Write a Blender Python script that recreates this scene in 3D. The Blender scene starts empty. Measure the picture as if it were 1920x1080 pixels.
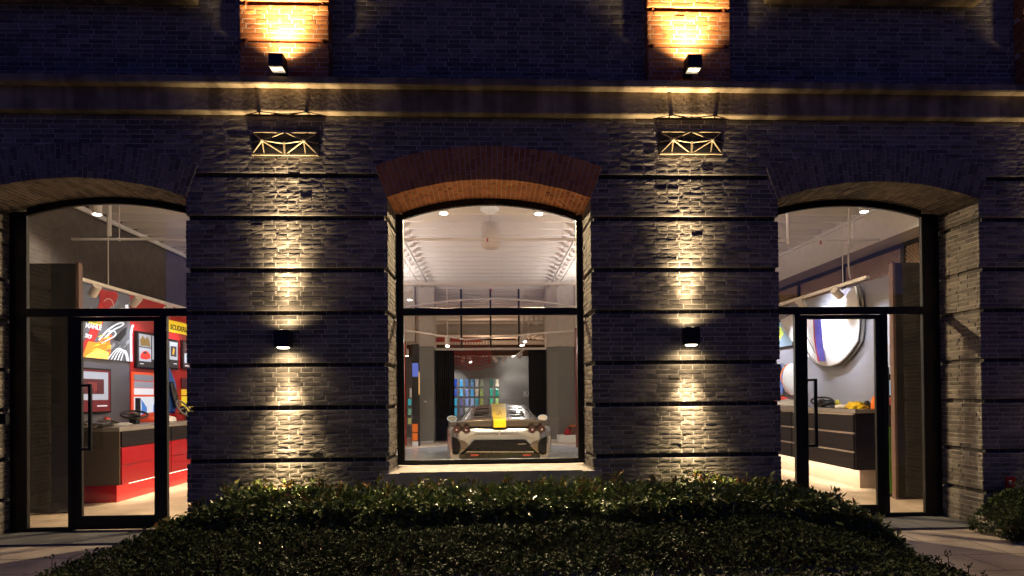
import bpy, bmesh, math, random
from mathutils import Vector, Matrix, noise
random.seed(7)
C = bpy.context.scene
rad = math.radians

# ------------------------------------------------------------------ camera
FPX, CX, CZ, CD = 1065.7, 0.0026, 1.445, 5.865
YAW, PITCH, ROLL, SY = 0.0373, 0.0087, -0.0094, 191.6
def cam_basis():
    cy, sy = math.cos(YAW), math.sin(YAW)
    r = Vector((cy, -sy, 0)); f = Vector((sy, cy, 0)); u = Vector((0, 0, 1))
    cp, sp = math.cos(PITCH), math.sin(PITCH)
    f2 = f*cp + u*sp; u2 = u*cp - f*sp
    cr, sr = math.cos(ROLL), math.sin(ROLL)
    return r*cr + u2*sr, u2*cr - r*sr, f2
CR, CU, CF = cam_basis()
CP = Vector((CX, -CD, CZ))
cam = bpy.data.cameras.new('camera'); camo = bpy.data.objects.new('camera', cam)
C.collection.objects.link(camo); C.camera = camo
m = Matrix((CR, CU, -CF)).transposed().to_4x4(); m.translation = CP
camo.matrix_world = m
cam.sensor_width = 36; cam.lens = FPX/1920*36; cam.shift_y = SY/1920
cam.clip_start = .05; cam.clip_end = 400

def ray(u, v): return CF + CR*((u-960)/FPX) - CU*((v-540-SY)/FPX)
def onY(u, v, Y): d = ray(u, v); return CP + d*((Y-CP.y)/d.y)
def onX(u, v, X): d = ray(u, v); return CP + d*((X-CP.x)/d.x)
def onZ(u, v, Z): d = ray(u, v); return CP + d*((Z-CP.z)/d.z)

# ------------------------------------------------------------------ world, exposure
w = bpy.data.worlds.new('World'); C.world = w; w.use_nodes = True
nt = w.node_tree; bg = nt.nodes['Background']
sky = nt.nodes.new('ShaderNodeTexSky'); sky.sky_type = 'NISHITA'; sky.sun_disc = False
sky.sun_elevation = rad(-2.0); sky.sun_rotation = rad(200)
tint = nt.nodes.new('ShaderNodeMix'); tint.data_type = 'RGBA'; tint.blend_type = 'MULTIPLY'
tint.inputs['Factor'].default_value = 1; tint.inputs['B'].default_value = (.66, .80, 4.0, 1)
nt.links.new(sky.outputs[0], tint.inputs['A']); nt.links.new(tint.outputs['Result'], bg.inputs[0])
bg.inputs[1].default_value = 0.165
vs = C.view_settings; vs.view_transform = 'Standard'; vs.look = 'None'; vs.exposure = 0; vs.gamma = 1
C.cycles.max_bounces = 8; C.cycles.diffuse_bounces = 4; C.cycles.glossy_bounces = 4
C.cycles.transparent_max_bounces = 16; C.cycles.sample_clamp_indirect = 4
C.cycles.use_denoising = True

# ------------------------------------------------------------------ materials
def mat(name, col, rough=.6, metal=0, bump=0, bscale=40, var=0, vscale=6, emis=None, estr=0, spec=.5, coat=0, stretch=None):
    M = bpy.data.materials.new(name); M.use_nodes = True; n = M.node_tree; b = n.nodes['Principled BSDF']
    b.inputs['Base Color'].default_value = (*col, 1); b.inputs['Roughness'].default_value = rough
    b.inputs['Metallic'].default_value = metal; b.inputs['Specular IOR Level'].default_value = spec
    b.inputs['Coat Weight'].default_value = coat
    if emis: b.inputs['Emission Color'].default_value = (*emis, 1); b.inputs['Emission Strength'].default_value = estr
    tc = n.nodes.new('ShaderNodeTexCoord'); src = tc.outputs['Object']
    if stretch:
        mp = n.nodes.new('ShaderNodeMapping'); mp.inputs['Scale'].default_value = stretch
        n.links.new(src, mp.inputs[0]); src = mp.outputs[0]
    if var:
        t = n.nodes.new('ShaderNodeTexNoise'); t.inputs['Scale'].default_value = vscale; t.inputs['Detail'].default_value = 6
        n.links.new(src, t.inputs[0])
        r = n.nodes.new('ShaderNodeValToRGB'); r.color_ramp.elements[0].position = .3; r.color_ramp.elements[1].position = .7
        r.color_ramp.elements[0].color = (*[c*(1-var) for c in col], 1); r.color_ramp.elements[1].color = (*[min(1, c*(1+var)) for c in col], 1)
        n.links.new(t.outputs[0], r.inputs[0]); n.links.new(r.outputs[0], b.inputs['Base Color'])
    if bump:
        t = n.nodes.new('ShaderNodeTexNoise'); t.inputs['Scale'].default_value = bscale; t.inputs['Detail'].default_value = 5
        n.links.new(src, t.inputs[0])
        bp = n.nodes.new('ShaderNodeBump'); bp.inputs['Strength'].default_value = 1; bp.inputs['Distance'].default_value = bump
        n.links.new(t.outputs[0], bp.inputs['Height']); n.links.new(bp.outputs[0], b.inputs['Normal'])
    return M

def brick_mat(name, dark, light, bump=.004):
    M = bpy.data.materials.new(name); M.use_nodes = True; n = M.node_tree; b = n.nodes['Principled BSDF']
    b.inputs['Roughness'].default_value = .8; b.inputs['Specular IOR Level'].default_value = .3
    at = n.nodes.new('ShaderNodeAttribute'); at.attribute_name = 'tint'
    tc = n.nodes.new('ShaderNodeTexCoord')
    t = n.nodes.new('ShaderNodeTexNoise'); t.inputs['Scale'].default_value = 22; t.inputs['Detail'].default_value = 8; t.inputs['Roughness'].default_value = .7
    n.links.new(tc.outputs['Object'], t.inputs[0])
    t3 = n.nodes.new('ShaderNodeTexNoise'); t3.inputs['Scale'].default_value = 1.3; t3.inputs['Detail'].default_value = 4
    n.links.new(tc.outputs['Object'], t3.inputs[0])
    ma = n.nodes.new('ShaderNodeMath'); ma.operation = 'MULTIPLY_ADD'; ma.inputs[1].default_value = .55
    n.links.new(at.outputs['Fac'], ma.inputs[0]); 
    mb = n.nodes.new('ShaderNodeMath'); mb.operation = 'MULTIPLY_ADD'; mb.inputs[1].default_value = .9; mb.inputs[2].default_value = -.25
    n.links.new(t.outputs[0], mb.inputs[0]); n.links.new(mb.outputs[0], ma.inputs[2])
    mc = n.nodes.new('ShaderNodeMath'); mc.operation = 'MULTIPLY_ADD'; mc.inputs[1].default_value = .6; mc.inputs[2].default_value = -.3
    n.links.new(t3.outputs[0], mc.inputs[0])
    md = n.nodes.new('ShaderNodeMath'); md.operation = 'ADD'; n.links.new(ma.outputs[0], md.inputs[0]); n.links.new(mc.outputs[0], md.inputs[1])
    r = n.nodes.new('ShaderNodeValToRGB'); r.color_ramp.elements[0].color = (*dark, 1); r.color_ramp.elements[1].color = (*light, 1)
    n.links.new(md.outputs[0], r.inputs[0]); n.links.new(r.outputs[0], b.inputs['Base Color'])
    mp = n.nodes.new('ShaderNodeMapping'); mp.inputs['Scale'].default_value = (1, 1, 2.2); n.links.new(tc.outputs['Object'], mp.inputs[0])
    t2 = n.nodes.new('ShaderNodeTexNoise'); t2.inputs['Scale'].default_value = 34; t2.inputs['Detail'].default_value = 7; t2.inputs['Roughness'].default_value = .6
    n.links.new(mp.outputs[0], t2.inputs[0])
    bp = n.nodes.new('ShaderNodeBump'); bp.inputs['Distance'].default_value = bump; n.links.new(t2.outputs[0], bp.inputs['Height'])
    n.links.new(bp.outputs[0], b.inputs['Normal'])
    return M

M = {}
M['brick'] = brick_mat('grey_brick', (.047, .044, .042), (.28, .25, .215), .003)
M['brick_red'] = brick_mat('red_brick', (.26, .075, .028), (.60, .25, .085), .0025)
M['mortar'] = mat('mortar', (.46, .42, .37), .9, bump=.002, bscale=120, var=.25, vscale=9)
M['mortar_pale'] = mat('pale_mortar', (.5, .44, .38), .9, bump=.002, bscale=120, var=.2, vscale=9)
M['stone'] = mat('sill_stone', (.42, .38, .35), .7, bump=.0015, bscale=60, var=.2, vscale=7)
M['frame'] = mat('dark_metal', (.010, .010, .011), .42, metal=.3, spec=.4)
M['lampblack'] = mat('black_lamp_metal', (.012, .012, .013), .35, metal=.4)
M['iron'] = mat('iron', (.32, .26, .17), .5, metal=.5, bump=.001, bscale=80)
M['ironplate'] = mat('dark_iron_plate', (.012, .011, .012), .7, bump=.001)
M['white'] = mat('white_paint', (.72, .66, .61), .6, var=.06)
M['ceil'] = mat('ceiling_paint', (.30, .265, .255), .7, bump=.002, bscale=8, var=.10, vscale=3)
M['joist'] = mat('joist_paint', (.92, .87, .83), .5)
M['track'] = mat('track_white', (.85, .80, .76), .4)
M['greywall'] = mat('grey_wall', (.20, .195, .19), .6, var=.08, vscale=2)
M['palegrey'] = mat('pale_grey_wall', (.42, .42, .46), .55, var=.05)
M['darkwall'] = mat('dark_wall', (.10, .085, .08), .8, var=.2)
M['brownwall'] = mat('brown_wall', (.14, .08, .055), .8, var=.3, vscale=3)
M['black'] = mat('black', (.01, .01, .012), .5)
M['carblack'] = mat('car_black', (.008, .008, .008), .8, spec=.04)
M['curtain'] = mat('curtain_black', (.008, .008, .011), .6)
M['gloss'] = mat('gloss_black', (.012, .011, .011), .12, spec=.6)
M['red'] = mat('red_lacquer', (.38, .006, .008), .22, coat=.5)
M['redmatte'] = mat('red_matte', (.40, .012, .012), .35)
M['bronze'] = mat('bronze_panel', (.16, .135, .10), .38, metal=.5)
M['drawer'] = mat('drawer_dark', (.012, .009, .008), .5, spec=.2)
M['trim'] = mat('drawer_trim', (.30, .25, .22), .45)
M['plinth'] = mat('plinth_tan', (.5, .40, .34), .5)
M['topgrey'] = mat('counter_top', (.22, .20, .20), .4)
M['yellow'] = mat('yellow', (.85, .60, .02), .35)
M['orange'] = mat('orange', (.85, .20, .02), .5)
M['blue'] = mat('blue', (.03, .12, .55), .4)
M['wht'] = mat('white_gloss', (.85, .85, .87), .3)
M['silver'] = mat('car_silver', (.29, .31, .345), .26, metal=.85, coat=1)
M['carbrown'] = mat('car_silver_shaded', (.08, .068, .06), .25, metal=.7, coat=.6)  # brown shading of the silver body put into the colour
M['tyre'] = mat('tyre_rubber', (.02, .02, .02), .8)
M['caryellow'] = mat('car_yellow', (.95, .68, .01), .4, coat=.6)
M['lampred'] = mat('tail_lamp_red', (.012, .003, .004), .2, coat=.4)
M['chrome'] = mat('chrome', (.8, .8, .82), .1, metal=1)
M['denim'] = mat('blue_cloth', (.10, .16, .42), .8, var=.2, vscale=20)
M['green'] = mat('green_panel', (.10, .25, .02), .5)

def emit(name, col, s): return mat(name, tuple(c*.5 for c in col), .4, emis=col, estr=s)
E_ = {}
def em(col, s=1.0):  # also puts glow into things that are no lamps
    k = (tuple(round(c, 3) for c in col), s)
    if k not in E_: E_[k] = emit('glow_colour', col, s)
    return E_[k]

def glass_mat():
    G = bpy.data.materials.new('window_glass'); G.use_nodes = True; n = G.node_tree; n.nodes.clear()
    o = n.nodes.new('ShaderNodeOutputMaterial'); mx = n.nodes.new('ShaderNodeMixShader')
    t = n.nodes.new('ShaderNodeBsdfTransparent'); g = n.nodes.new('ShaderNodeBsdfGlossy'); g.inputs['Roughness'].default_value = 0.0
    t.inputs[0].default_value = (.95, .96, .96, 1)
    f = n.nodes.new('ShaderNodeFresnel'); f.inputs[0].default_value = 2.05
    n.links.new(f.outputs[0], mx.inputs[0]); n.links.new(t.outputs[0], mx.inputs[1]); n.links.new(g.outputs[0], mx.inputs[2]); n.links.new(mx.outputs[0], o.inputs[0])
    return G
M['glass'] = glass_mat()

def leaf_mat(name, a, b2, rare, ro=.30, sp=.5):
    L = bpy.data.materials.new(name); L.use_nodes = True; n = L.node_tree; b = n.nodes['Principled BSDF']
    at = n.nodes.new('ShaderNodeAttribute'); at.attribute_name = 'tint'
    r = n.nodes.new('ShaderNodeValToRGB'); e = r.color_ramp.elements
    e[0].color = (*a, 1); e[1].color = (*b2, 1); e[1].position = .8
    x = e.new(.92); x.color = (*rare, 1)
    n.links.new(at.outputs['Fac'], r.inputs[0]); n.links.new(r.outputs[0], b.inputs['Base Color'])
    b.inputs['Roughness'].default_value = ro; b.inputs['Specular IOR Level'].default_value = sp
    return L
M['leafbig'] = leaf_mat('glossy_hedge_leaf', (.05, .095, .025), (.22, .27, .075), (.32, .17, .04))
M['leafsmall'] = leaf_mat('small_hedge_leaf', (.02, .04, .01), (.065, .095, .025), (.12, .10, .04), .55, .22)
M['stem'] = mat('stem', (.08, .05, .03), .8)

# paving
def paving_mat(name, col, sx, sy, dark):
    P = bpy.data.materials.new(name); P.use_nodes = True; n = P.node_tree; b = n.nodes['Principled BSDF']
    tc = n.nodes.new('ShaderNodeTexCoord'); br = n.nodes.new('ShaderNodeTexBrick')
    mp = n.nodes.new('ShaderNodeMapping'); mp.inputs['Location'].default_value = (.3, .02, 0)
    n.links.new(tc.outputs['Object'], mp.inputs[0]); n.links.new(mp.outputs[0], br.inputs[0])
    br.inputs['Scale'].default_value = 1; br.inputs['Brick Width'].default_value = sx; br.inputs['Row Height'].default_value = sy
    br.inputs['Mortar Size'].default_value = .007; br.inputs['Mortar Smooth'].default_value = .2
    br.inputs['Color1'].default_value = (*col, 1); br.inputs['Color2'].default_value = (*[c*.78 for c in col], 1); br.inputs['Mortar'].default_value = (*dark, 1)
    t = n.nodes.new('ShaderNodeTexNoise'); t.inputs['Scale'].default_value = 90; t.inputs['Detail'].default_value = 4; n.links.new(tc.outputs['Object'], t.inputs[0])
    t2 = n.nodes.new('ShaderNodeTexNoise'); t2.inputs['Scale'].default_value = 2.5; t2.inputs['Detail'].default_value = 6; n.links.new(tc.outputs['Object'], t2.inputs[0])
    ad = n.nodes.new('ShaderNodeMath'); ad.operation = 'ADD'; n.links.new(t.outputs[0], ad.inputs[0]); n.links.new(t2.outputs[0], ad.inputs[1])
    mr = n.nodes.new('ShaderNodeMapRange'); mr.inputs[1].default_value = .7; mr.inputs[2].default_value = 1.3; mr.inputs[3].default_value = .55; mr.inputs[4].default_value = 1.15
    n.links.new(ad.outputs[0], mr.inputs[0])
    mx = n.nodes.new('ShaderNodeMix'); mx.data_type = 'RGBA'; mx.blend_type = 'MULTIPLY'; mx.inputs['Factor'].default_value = 1
    n.links.new(br.outputs[0], mx.inputs['A']); n.links.new(mr.outputs[0], mx.inputs['B']); n.links.new(mx.outputs['Result'], b.inputs['Base Color'])
    b.inputs['Roughness'].default_value = .75
    bp = n.nodes.new('ShaderNodeBump'); bp.inputs['Distance'].default_value = .002; n.links.new(t.outputs[0], bp.inputs['Height']); n.links.new(bp.outputs[0], b.inputs['Normal'])
    return P
M['paving'] = paving_mat('granite_paving', (.56, .47, .40), .9, .45, (.10, .085, .075))
M['slab'] = paving_mat('dark_threshold_stone', (.17, .17, .18), 1.1, .8, (.05, .05, .05))
M['shopfloor'] = paving_mat('shop_floor_tiles', (.58, .46, .36), 1.2, 1.2, (.3, .24, .2))

# ------------------------------------------------------------------ mesh builder
class MB:
    def __init__(s): s.v = []; s.f = []; s.t = []; s.mi = []; s.mats = []
    def _m(s, m):
        if m is None: return 0
        if m not in s.mats: s.mats.append(m)
        return s.mats.index(m)
    def quad(s, a, b, c, d, t=.5, m=None):
        i = len(s.v); s.v += [tuple(a), tuple(b), tuple(c), tuple(d)]; s.t += [t]*4; s.f.append((i, i+1, i+2, i+3)); s.mi.append(s._m(m)); return s
    def box(s, x0, x1, y0, y1, z0, z1, t=.5, m=None):
        i = len(s.v)
        s.v += [(x0,y0,z0),(x1,y0,z0),(x1,y1,z0),(x0,y1,z0),(x0,y0,z1),(x1,y0,z1),(x1,y1,z1),(x0,y1,z1)]; s.t += [t]*8
        for q in ((0,3,2,1),(4,5,6,7),(0,1,5,4),(1,2,6,5),(2,3,7,6),(3,0,4,7)): s.f.append(tuple(i+k for k in q)); s.mi.append(s._m(m))
        return s
    def hexa(s, P, t=.5, m=None, cap=None):   # 8 points in box order
        i = len(s.v); s.v += [tuple(p) for p in P]; s.t += [t]*8
        for n_, q in enumerate(((0,3,2,1),(4,5,6,7),(0,1,5,4),(1,2,6,5),(2,3,7,6),(3,0,4,7))): s.f.append(tuple(i+k for k in q)); s.mi.append(s._m(cap if cap and n_ < 2 else m))
        return s
    def tube(s, a, b, r, n=10, r2=None, m=None, cap=True):
        a, b = Vector(a), Vector(b); d = (b-a).normalized(); r2 = r if r2 is None else r2
        x = d.orthogonal().normalized(); y = d.cross(x); i = len(s.v)
        for c, q in ((a, r), (b, r2)):
            for k in range(n):
                an = 2*math.pi*k/n; s.v.append(tuple(c + x*(q*math.cos(an)) + y*(q*math.sin(an)))); s.t.append(.5)
        for k in range(n): s.f.append((i+k, i+(k+1)%n, i+n+(k+1)%n, i+n+k)); s.mi.append(s._m(m))
        if cap:
            s.f.append(tuple(i+k for k in range(n))[::-1]); s.f.append(tuple(i+n+k for k in range(n))); s.mi += [s._m(m)]*2
        return s
    def path(s, pts, r, n=8, m=None):
        for a, b in zip(pts[:-1], pts[1:]): s.tube(a, b, r, n, m=m)
        return s
    def bar(s, a, b, w, h, m=None):   # rectangular bar between points, h along world up-ish
        a, b = Vector(a), Vector(b); d = (b-a).normalized()
        up = Vector((0,0,1)) if abs(d.z) < .9 else Vector((0,1,0))
        x = d.cross(up).normalized()*w/2; y = x.cross(d).normalized()*h/2
        return s.hexa([a-x-y, a+x-y, b+x-y, b-x-y, a-x+y, a+x+y, b+x+y, b-x+y], m=m)
    def lathe(s, prof, c, n=24, axis='z', m=None, rot=None):   # prof (r,h)
        c = Vector(c); i = len(s.v)
        for (r, h) in prof:
            for k in range(n):
                a = 2*math.pi*k/n
                p = Vector((r*math.cos(a), r*math.sin(a), h)) if axis == 'z' else Vector((r*math.cos(a), h, r*math.sin(a)))
                if rot: p = rot @ p
                s.v.append(tuple(c+p)); s.t.append(.5)
        for j in range(len(prof)-1):
            for k in range(n): s.f.append((i+j*n+k, i+j*n+(k+1)%n, i+(j+1)*n+(k+1)%n, i+(j+1)*n+k)); s.mi.append(s._m(m))
        return s
    def torus(s, c, R, r, n=28, k=8, rot=None, m=None):
        c = Vector(c); i = len(s.v)
        for a in range(n):
            A = 2*math.pi*a/n
            for b in range(k):
                B = 2*math.pi*b/k; p = Vector(((R+r*math.cos(B))*math.cos(A), (R+r*math.cos(B))*math.sin(A), r*math.sin(B)))
                if rot: p = rot @ p
                s.v.append(tuple(c+p)); s.t.append(.5)
        for a in range(n):
            for b in range(k): s.f.append((i+a*k+b, i+((a+1)%n)*k+b, i+((a+1)%n)*k+(b+1)%k, i+a*k+(b+1)%k)); s.mi.append(s._m(m))
        return s
    def grid(s, fn, nu, nv, m=None, t=.5):
        i = len(s.v)
        for a in range(nu+1):
            for b in range(nv+1): s.v.append(tuple(fn(a/nu, b/nv))); s.t.append(t)
        for a in range(nu):
            for b in range(nv):
                p = i+a*(nv+1)+b; s.f.append((p, p+nv+1, p+nv+2, p+1)); s.mi.append(s._m(m))
        return s
    def prism(s, pts, off, m=None):   # pts: list of 3d points outline, extruded by vector off
        i = len(s.v); n = len(pts); off = Vector(off)
        s.v += [tuple(p) for p in pts] + [tuple(Vector(p)+off) for p in pts]; s.t += [.5]*2*n
        s.f.append(tuple(range(i, i+n))); s.f.append(tuple(range(i+2*n-1, i+n-1, -1))); s.mi += [s._m(m)]*2
        for k in range(n): s.f.append((i+k, i+n+k, i+n+(k+1)%n, i+(k+1)%n)); s.mi.append(s._m(m))
        return s
    def build(s, name, material=None, parent=None, smooth=False, bevel=0, sub=0, fixn=True):
        me = bpy.data.meshes.new(name); me.from_pydata(s.v, [], s.f); me.update()
        mats = s.mats if s.mats else [material]
        if material is not None and s.mats: mats = s.mats
        for k in mats: me.materials.append(k)
        if s.mats: me.polygons.foreach_set('material_index', s.mi)
        a = me.attributes.new('tint', 'FLOAT', 'POINT'); a.data.foreach_set('value', s.t)
        if fixn:
            bm = bmesh.new(); bm.from_mesh(me); bmesh.ops.recalc_face_normals(bm, faces=bm.faces); bm.to_mesh(me); bm.free()
        if smooth:
            me.polygons.foreach_set('use_smooth', [True]*len(me.polygons))
        o = bpy.data.objects.new(name, me); C.collection.objects.link(o)
        if parent:
            o.parent = parent
            o.location = -parent.location   # geometry is given in world space, the parent is an empty at its base
        if bevel:
            md = o.modifiers.new('bevel', 'BEVEL'); md.width = bevel; md.segments = 2; md.limit_method = 'ANGLE'
        if sub:
            md = o.modifiers.new('sub', 'SUBSURF'); md.levels = sub; md.render_levels = sub
        return o
def sub_of(o, part):           # re-parent a world-space mesh under a part without moving it
    o.parent = part; o.location = (0, 0, 0); return o
def tag(o, label, cat, group=None):
    o['label'] = label; o['category'] = cat
    if group: o['group'] = group
    return o
def struct(o): o['kind'] = 'structure'; return o
def thing(name, label, cat, loc=(0,0,0), group=None):
    o = bpy.data.objects.new(name, None); C.collection.objects.link(o); o.location = loc; o.empty_display_size = .1
    return tag(o, label, cat, group)
def lamp(kind, name, loc, energy, col, parent=None, size=.02, aim=None, angle=None, blend=1, sizey=None):
    l = bpy.data.lights.new(name, kind); l.energy = energy; l.color = col
    if kind == 'AREA':
        l.size = size
        if sizey: l.shape = 'RECTANGLE'; l.size_y = sizey
    else: l.shadow_soft_size = size
    if kind == 'SPOT': l.spot_size = rad(angle); l.spot_blend = blend
    o = bpy.data.objects.new(name, l); C.collection.objects.link(o)
    o.location = Vector(loc)
    if aim is not None: o.rotation_euler = Vector(aim).to_track_quat('-Z', 'Y').to_euler()
    if parent: o.parent = parent; o.location = Vector(loc) - parent.location
    return o

# ------------------------------------------------------------------ facade layout
T = .55                       # depth of the reveals
c_, z0_ = .0485, .8016        # brick course
GRO = {-9, 0, 11, 20, 31, 40, 51, 60}
cwX = (onY(726, 500, 0).x, onY(1109, 500, 0).x)
rwX = (onY(1459.5, 500, 0).x, onY(1837.5, 500, 0).x)
lwX = (onY(349.5, 500, 0).x - (rwX[1]-rwX[0]), onY(349.5, 500, 0).x)
OPEN = [lwX, cwX, rwX]
ZSPR, RISE, RING = 3.55, .19, .35
ztop = onY(915, 337, 0).z; ZSPR = ztop - RISE
BAND_B = onY(915, 218, -.02).z
SILL_Z = onY(915, 884, 0).z
def arch_geo(op):
    h = (op[1]-op[0])/2; R = (h*h+RISE*RISE)/(2*RISE); return (op[0]+op[1])/2, ztop-R, R, math.asin(h/R)
def hole(op, z, is_c):
    """x interval removed from the wall behind the ring at height z"""
    cx, cz, R, a = arch_geo(op)
    lo = SILL_Z-.16 if is_c else -1
    if z < lo: return None
    if z < ZSPR - .0: return op
    Rm = R + RING*.6
    zz = z - cz
    if zz >= Rm: return None
    hw = math.sqrt(Rm*Rm - zz*zz)
    # slanted end of the ring
    hw2 = (zz)*math.tan(a)
    hw = min(hw, hw2)
    return (cx-hw, cx+hw)
def ringhole(op, z):
    cx, cz, R, a = arch_geo(op); zz = z-cz
    if z < ZSPR: return None
    if zz >= R+RING: return None
    hw = min(math.sqrt((R+RING)**2-zz*zz), zz*math.tan(a))
    return (cx-hw+.004, cx+hw-.004)

def rough(x, z, k=0):
    n = noise.noise(Vector((x*11, z*30, k*3.1)))*.55 + noise.noise(Vector((x*34, z*70, 7+k)))*.5
    big = noise.noise(Vector((x*1.6+3, z*1.6, k)))
    return n*(.0027 + .0048*max(0, big+.15))

def brick(mb, P, x0, x1, z0, z1, yb, face, k=0, amp=1., t=None, dark=False):
    """a rough faced brick. P(s, d, z): s along the wall, d into the wall"""
    if x1-x0 < .02: return
    L = x1-x0; nu = max(2, int(L/.03)); nv = 3
    out = -face*0 + (random.random()-.5)*.004
    if random.random() < .035: out -= random.uniform(.002, .007)
    t = random.random() if t is None else t
    if random.random() < .09: t *= .2
    if dark: t = t*.35-.35  # recess shade put into the tint of the groove bricks
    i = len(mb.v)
    cham = .003
    for a in range(nu+1):
        for b in range(nv+1):
            s = x0+L*a/nu; z = z0+(z1-z0)*b/nv
            e = (a in (0, nu)) + (b in (0, nv))
            if a == 0: s += cham*.3
            if a == nu: s -= cham*.3
            d = min(.002, out - rough(s, z, k)*amp) + (.0012 if e else 0)
            if e: 
                s += (random.random()-.5)*.002; z += (random.random()-.5)*.002
            mb.v.append(tuple(P(s, d, z))); mb.t.append(t)
    for a in range(nu):
        for b in range(nv):
            p = i+a*(nv+1)+b; mb.f.append((p, p+nv+1, p+nv+2, p+1)); mb.mi.append(0)
    # side skirts into the mortar
    ring = [i+a*(nv+1) for a in range(nu+1)] + [i+nu*(nv+1)+b for b in range(1, nv+1)] + [i+a*(nv+1)+nv for a in range(nu-1, -1, -1)] + [i+b for b in range(nv-1, 0, -1)]
    j = len(mb.v)
    for q in ring:
        x, y, z = mb.v[q]; v = Vector((x, y, z)) + (P(0, 1, 0)-P(0, 0, 0))*yb
        mb.v.append(tuple(v)); mb.t.append(t)
    n = len(ring)
    for q in range(n): mb.f.append((ring[q], ring[(q+1)%n], j+(q+1)%n, j+q)); mb.mi.append(0)

J = .0085
def course(mb, mo, P, s0, s1, i, zc, grooves, holes=(), thick=.3, k=0, amp=1., phase=0, gd=.055):
    """one row of bricks s0..s1 at centre height zc, minus holes [(a,b)], plus its mortar bed"""
    g = i in grooves
    dep = gd if g else 0
    spans = [(s0, s1)]
    for h in holes:
        if not h: continue
        ns = []
        for a, b in spans:
            if h[1] <= a or h[0] >= b: ns.append((a, b)); continue
            if h[0] > a: ns.append((a, h[0]))
            if h[1] < b: ns.append((h[1], b))
        spans = ns
    L = .2455 if i % 2 == 0 else .1225
    off = (.06125 if i % 4 == 0 else -.06125*0) + phase if i % 2 == 0 else phase+.03
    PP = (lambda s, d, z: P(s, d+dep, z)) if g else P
    for a, b in spans:
        if b-a < .03: continue
        x = math.floor((a-off)/L)*L+off
        while x < b:
            p, q = max(a, x+J/2), min(b, x+L-J/2)
            if x+J/2 < a: p = a
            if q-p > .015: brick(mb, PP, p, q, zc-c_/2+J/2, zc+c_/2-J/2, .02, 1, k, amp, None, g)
            x += L
        d0 = dep+.0042
        P8 = [P(a+.001, d0, zc-c_/2), P(b-.001, d0, zc-c_/2), P(b-.001, thick, zc-c_/2), P(a+.001, thick, zc-c_/2),
              P(a+.001, d0, zc+c_/2), P(b-.001, d0, zc+c_/2), P(b-.001, thick, zc+c_/2), P(a+.001, thick, zc+c_/2)]
        red = k in (21, 31); mo.hexa(P8, .3, M['mortar_pale' if red else 'mortar'], M['brick_red' if red else 'brick'])

facade = thing('brick_building', 'dark grey brick building front with three arched shop openings and a stone band', 'building')
PW = lambda s, d, z: Vector((s, d, z))
wall, mort = MB(), MB()
i = -17
XL, XR = -7.2, 8.2
while True:
    zc = z0_ + c_*i
    if zc + c_/2 > BAND_B+.03: break
    hs = [hole(op, zc, n == 1) for n, op in enumerate(OPEN)]
    rh = [ringhole(op, zc) for op in OPEN]
    # bricks stop at the ring, mortar bed runs a little behind it
    sub_m = MB()
    allh = [r if r else h for r, h in zip(rh, hs)]
    if i in GRO:
        hs = [h and (h[0]-.031, h[1]+.031) for h in hs]; allh = [r if r else (h and (h[0]+.004, h[1]-.004)) for r, h in zip(rh, hs)]
    course(wall, MB(), PW, XL, XR, i, zc, GRO, allh)
    spans_mb = MB(); course(MB(), mort, PW, XL, XR, i, zc, GRO, hs, thick=T+.12)
    i += 1
rows_top = z0_ + c_*(i-.5)
wall.build('wall', M['brick'], facade, fixn=False)
mort.build('mortar_bed', M['mortar'], facade)

# reveals (brick returns) -----------------------------------------------------
for n, op in enumerate(OPEN):
    for side, X in ((1, op[0]), (-1, op[1])):
        rv = MB()
        P = (lambda X, side: (lambda s, d, z: Vector((X - side*d + side*.006, s, z))))(X, side)
        i = -16 if n != 1 else int((SILL_Z - z0_)/c_)
        while True:
            zc = z0_+c_*i
            if zc + c_/2 > ZSPR+.02: break
            course(rv, MB(), P, .004, T+.1, i, zc, GRO, thick=.03, k=5+side, amp=.8, gd=.034)
            i += 1
        rv.build('reveal', M['brick'], facade, fixn=False)

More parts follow.
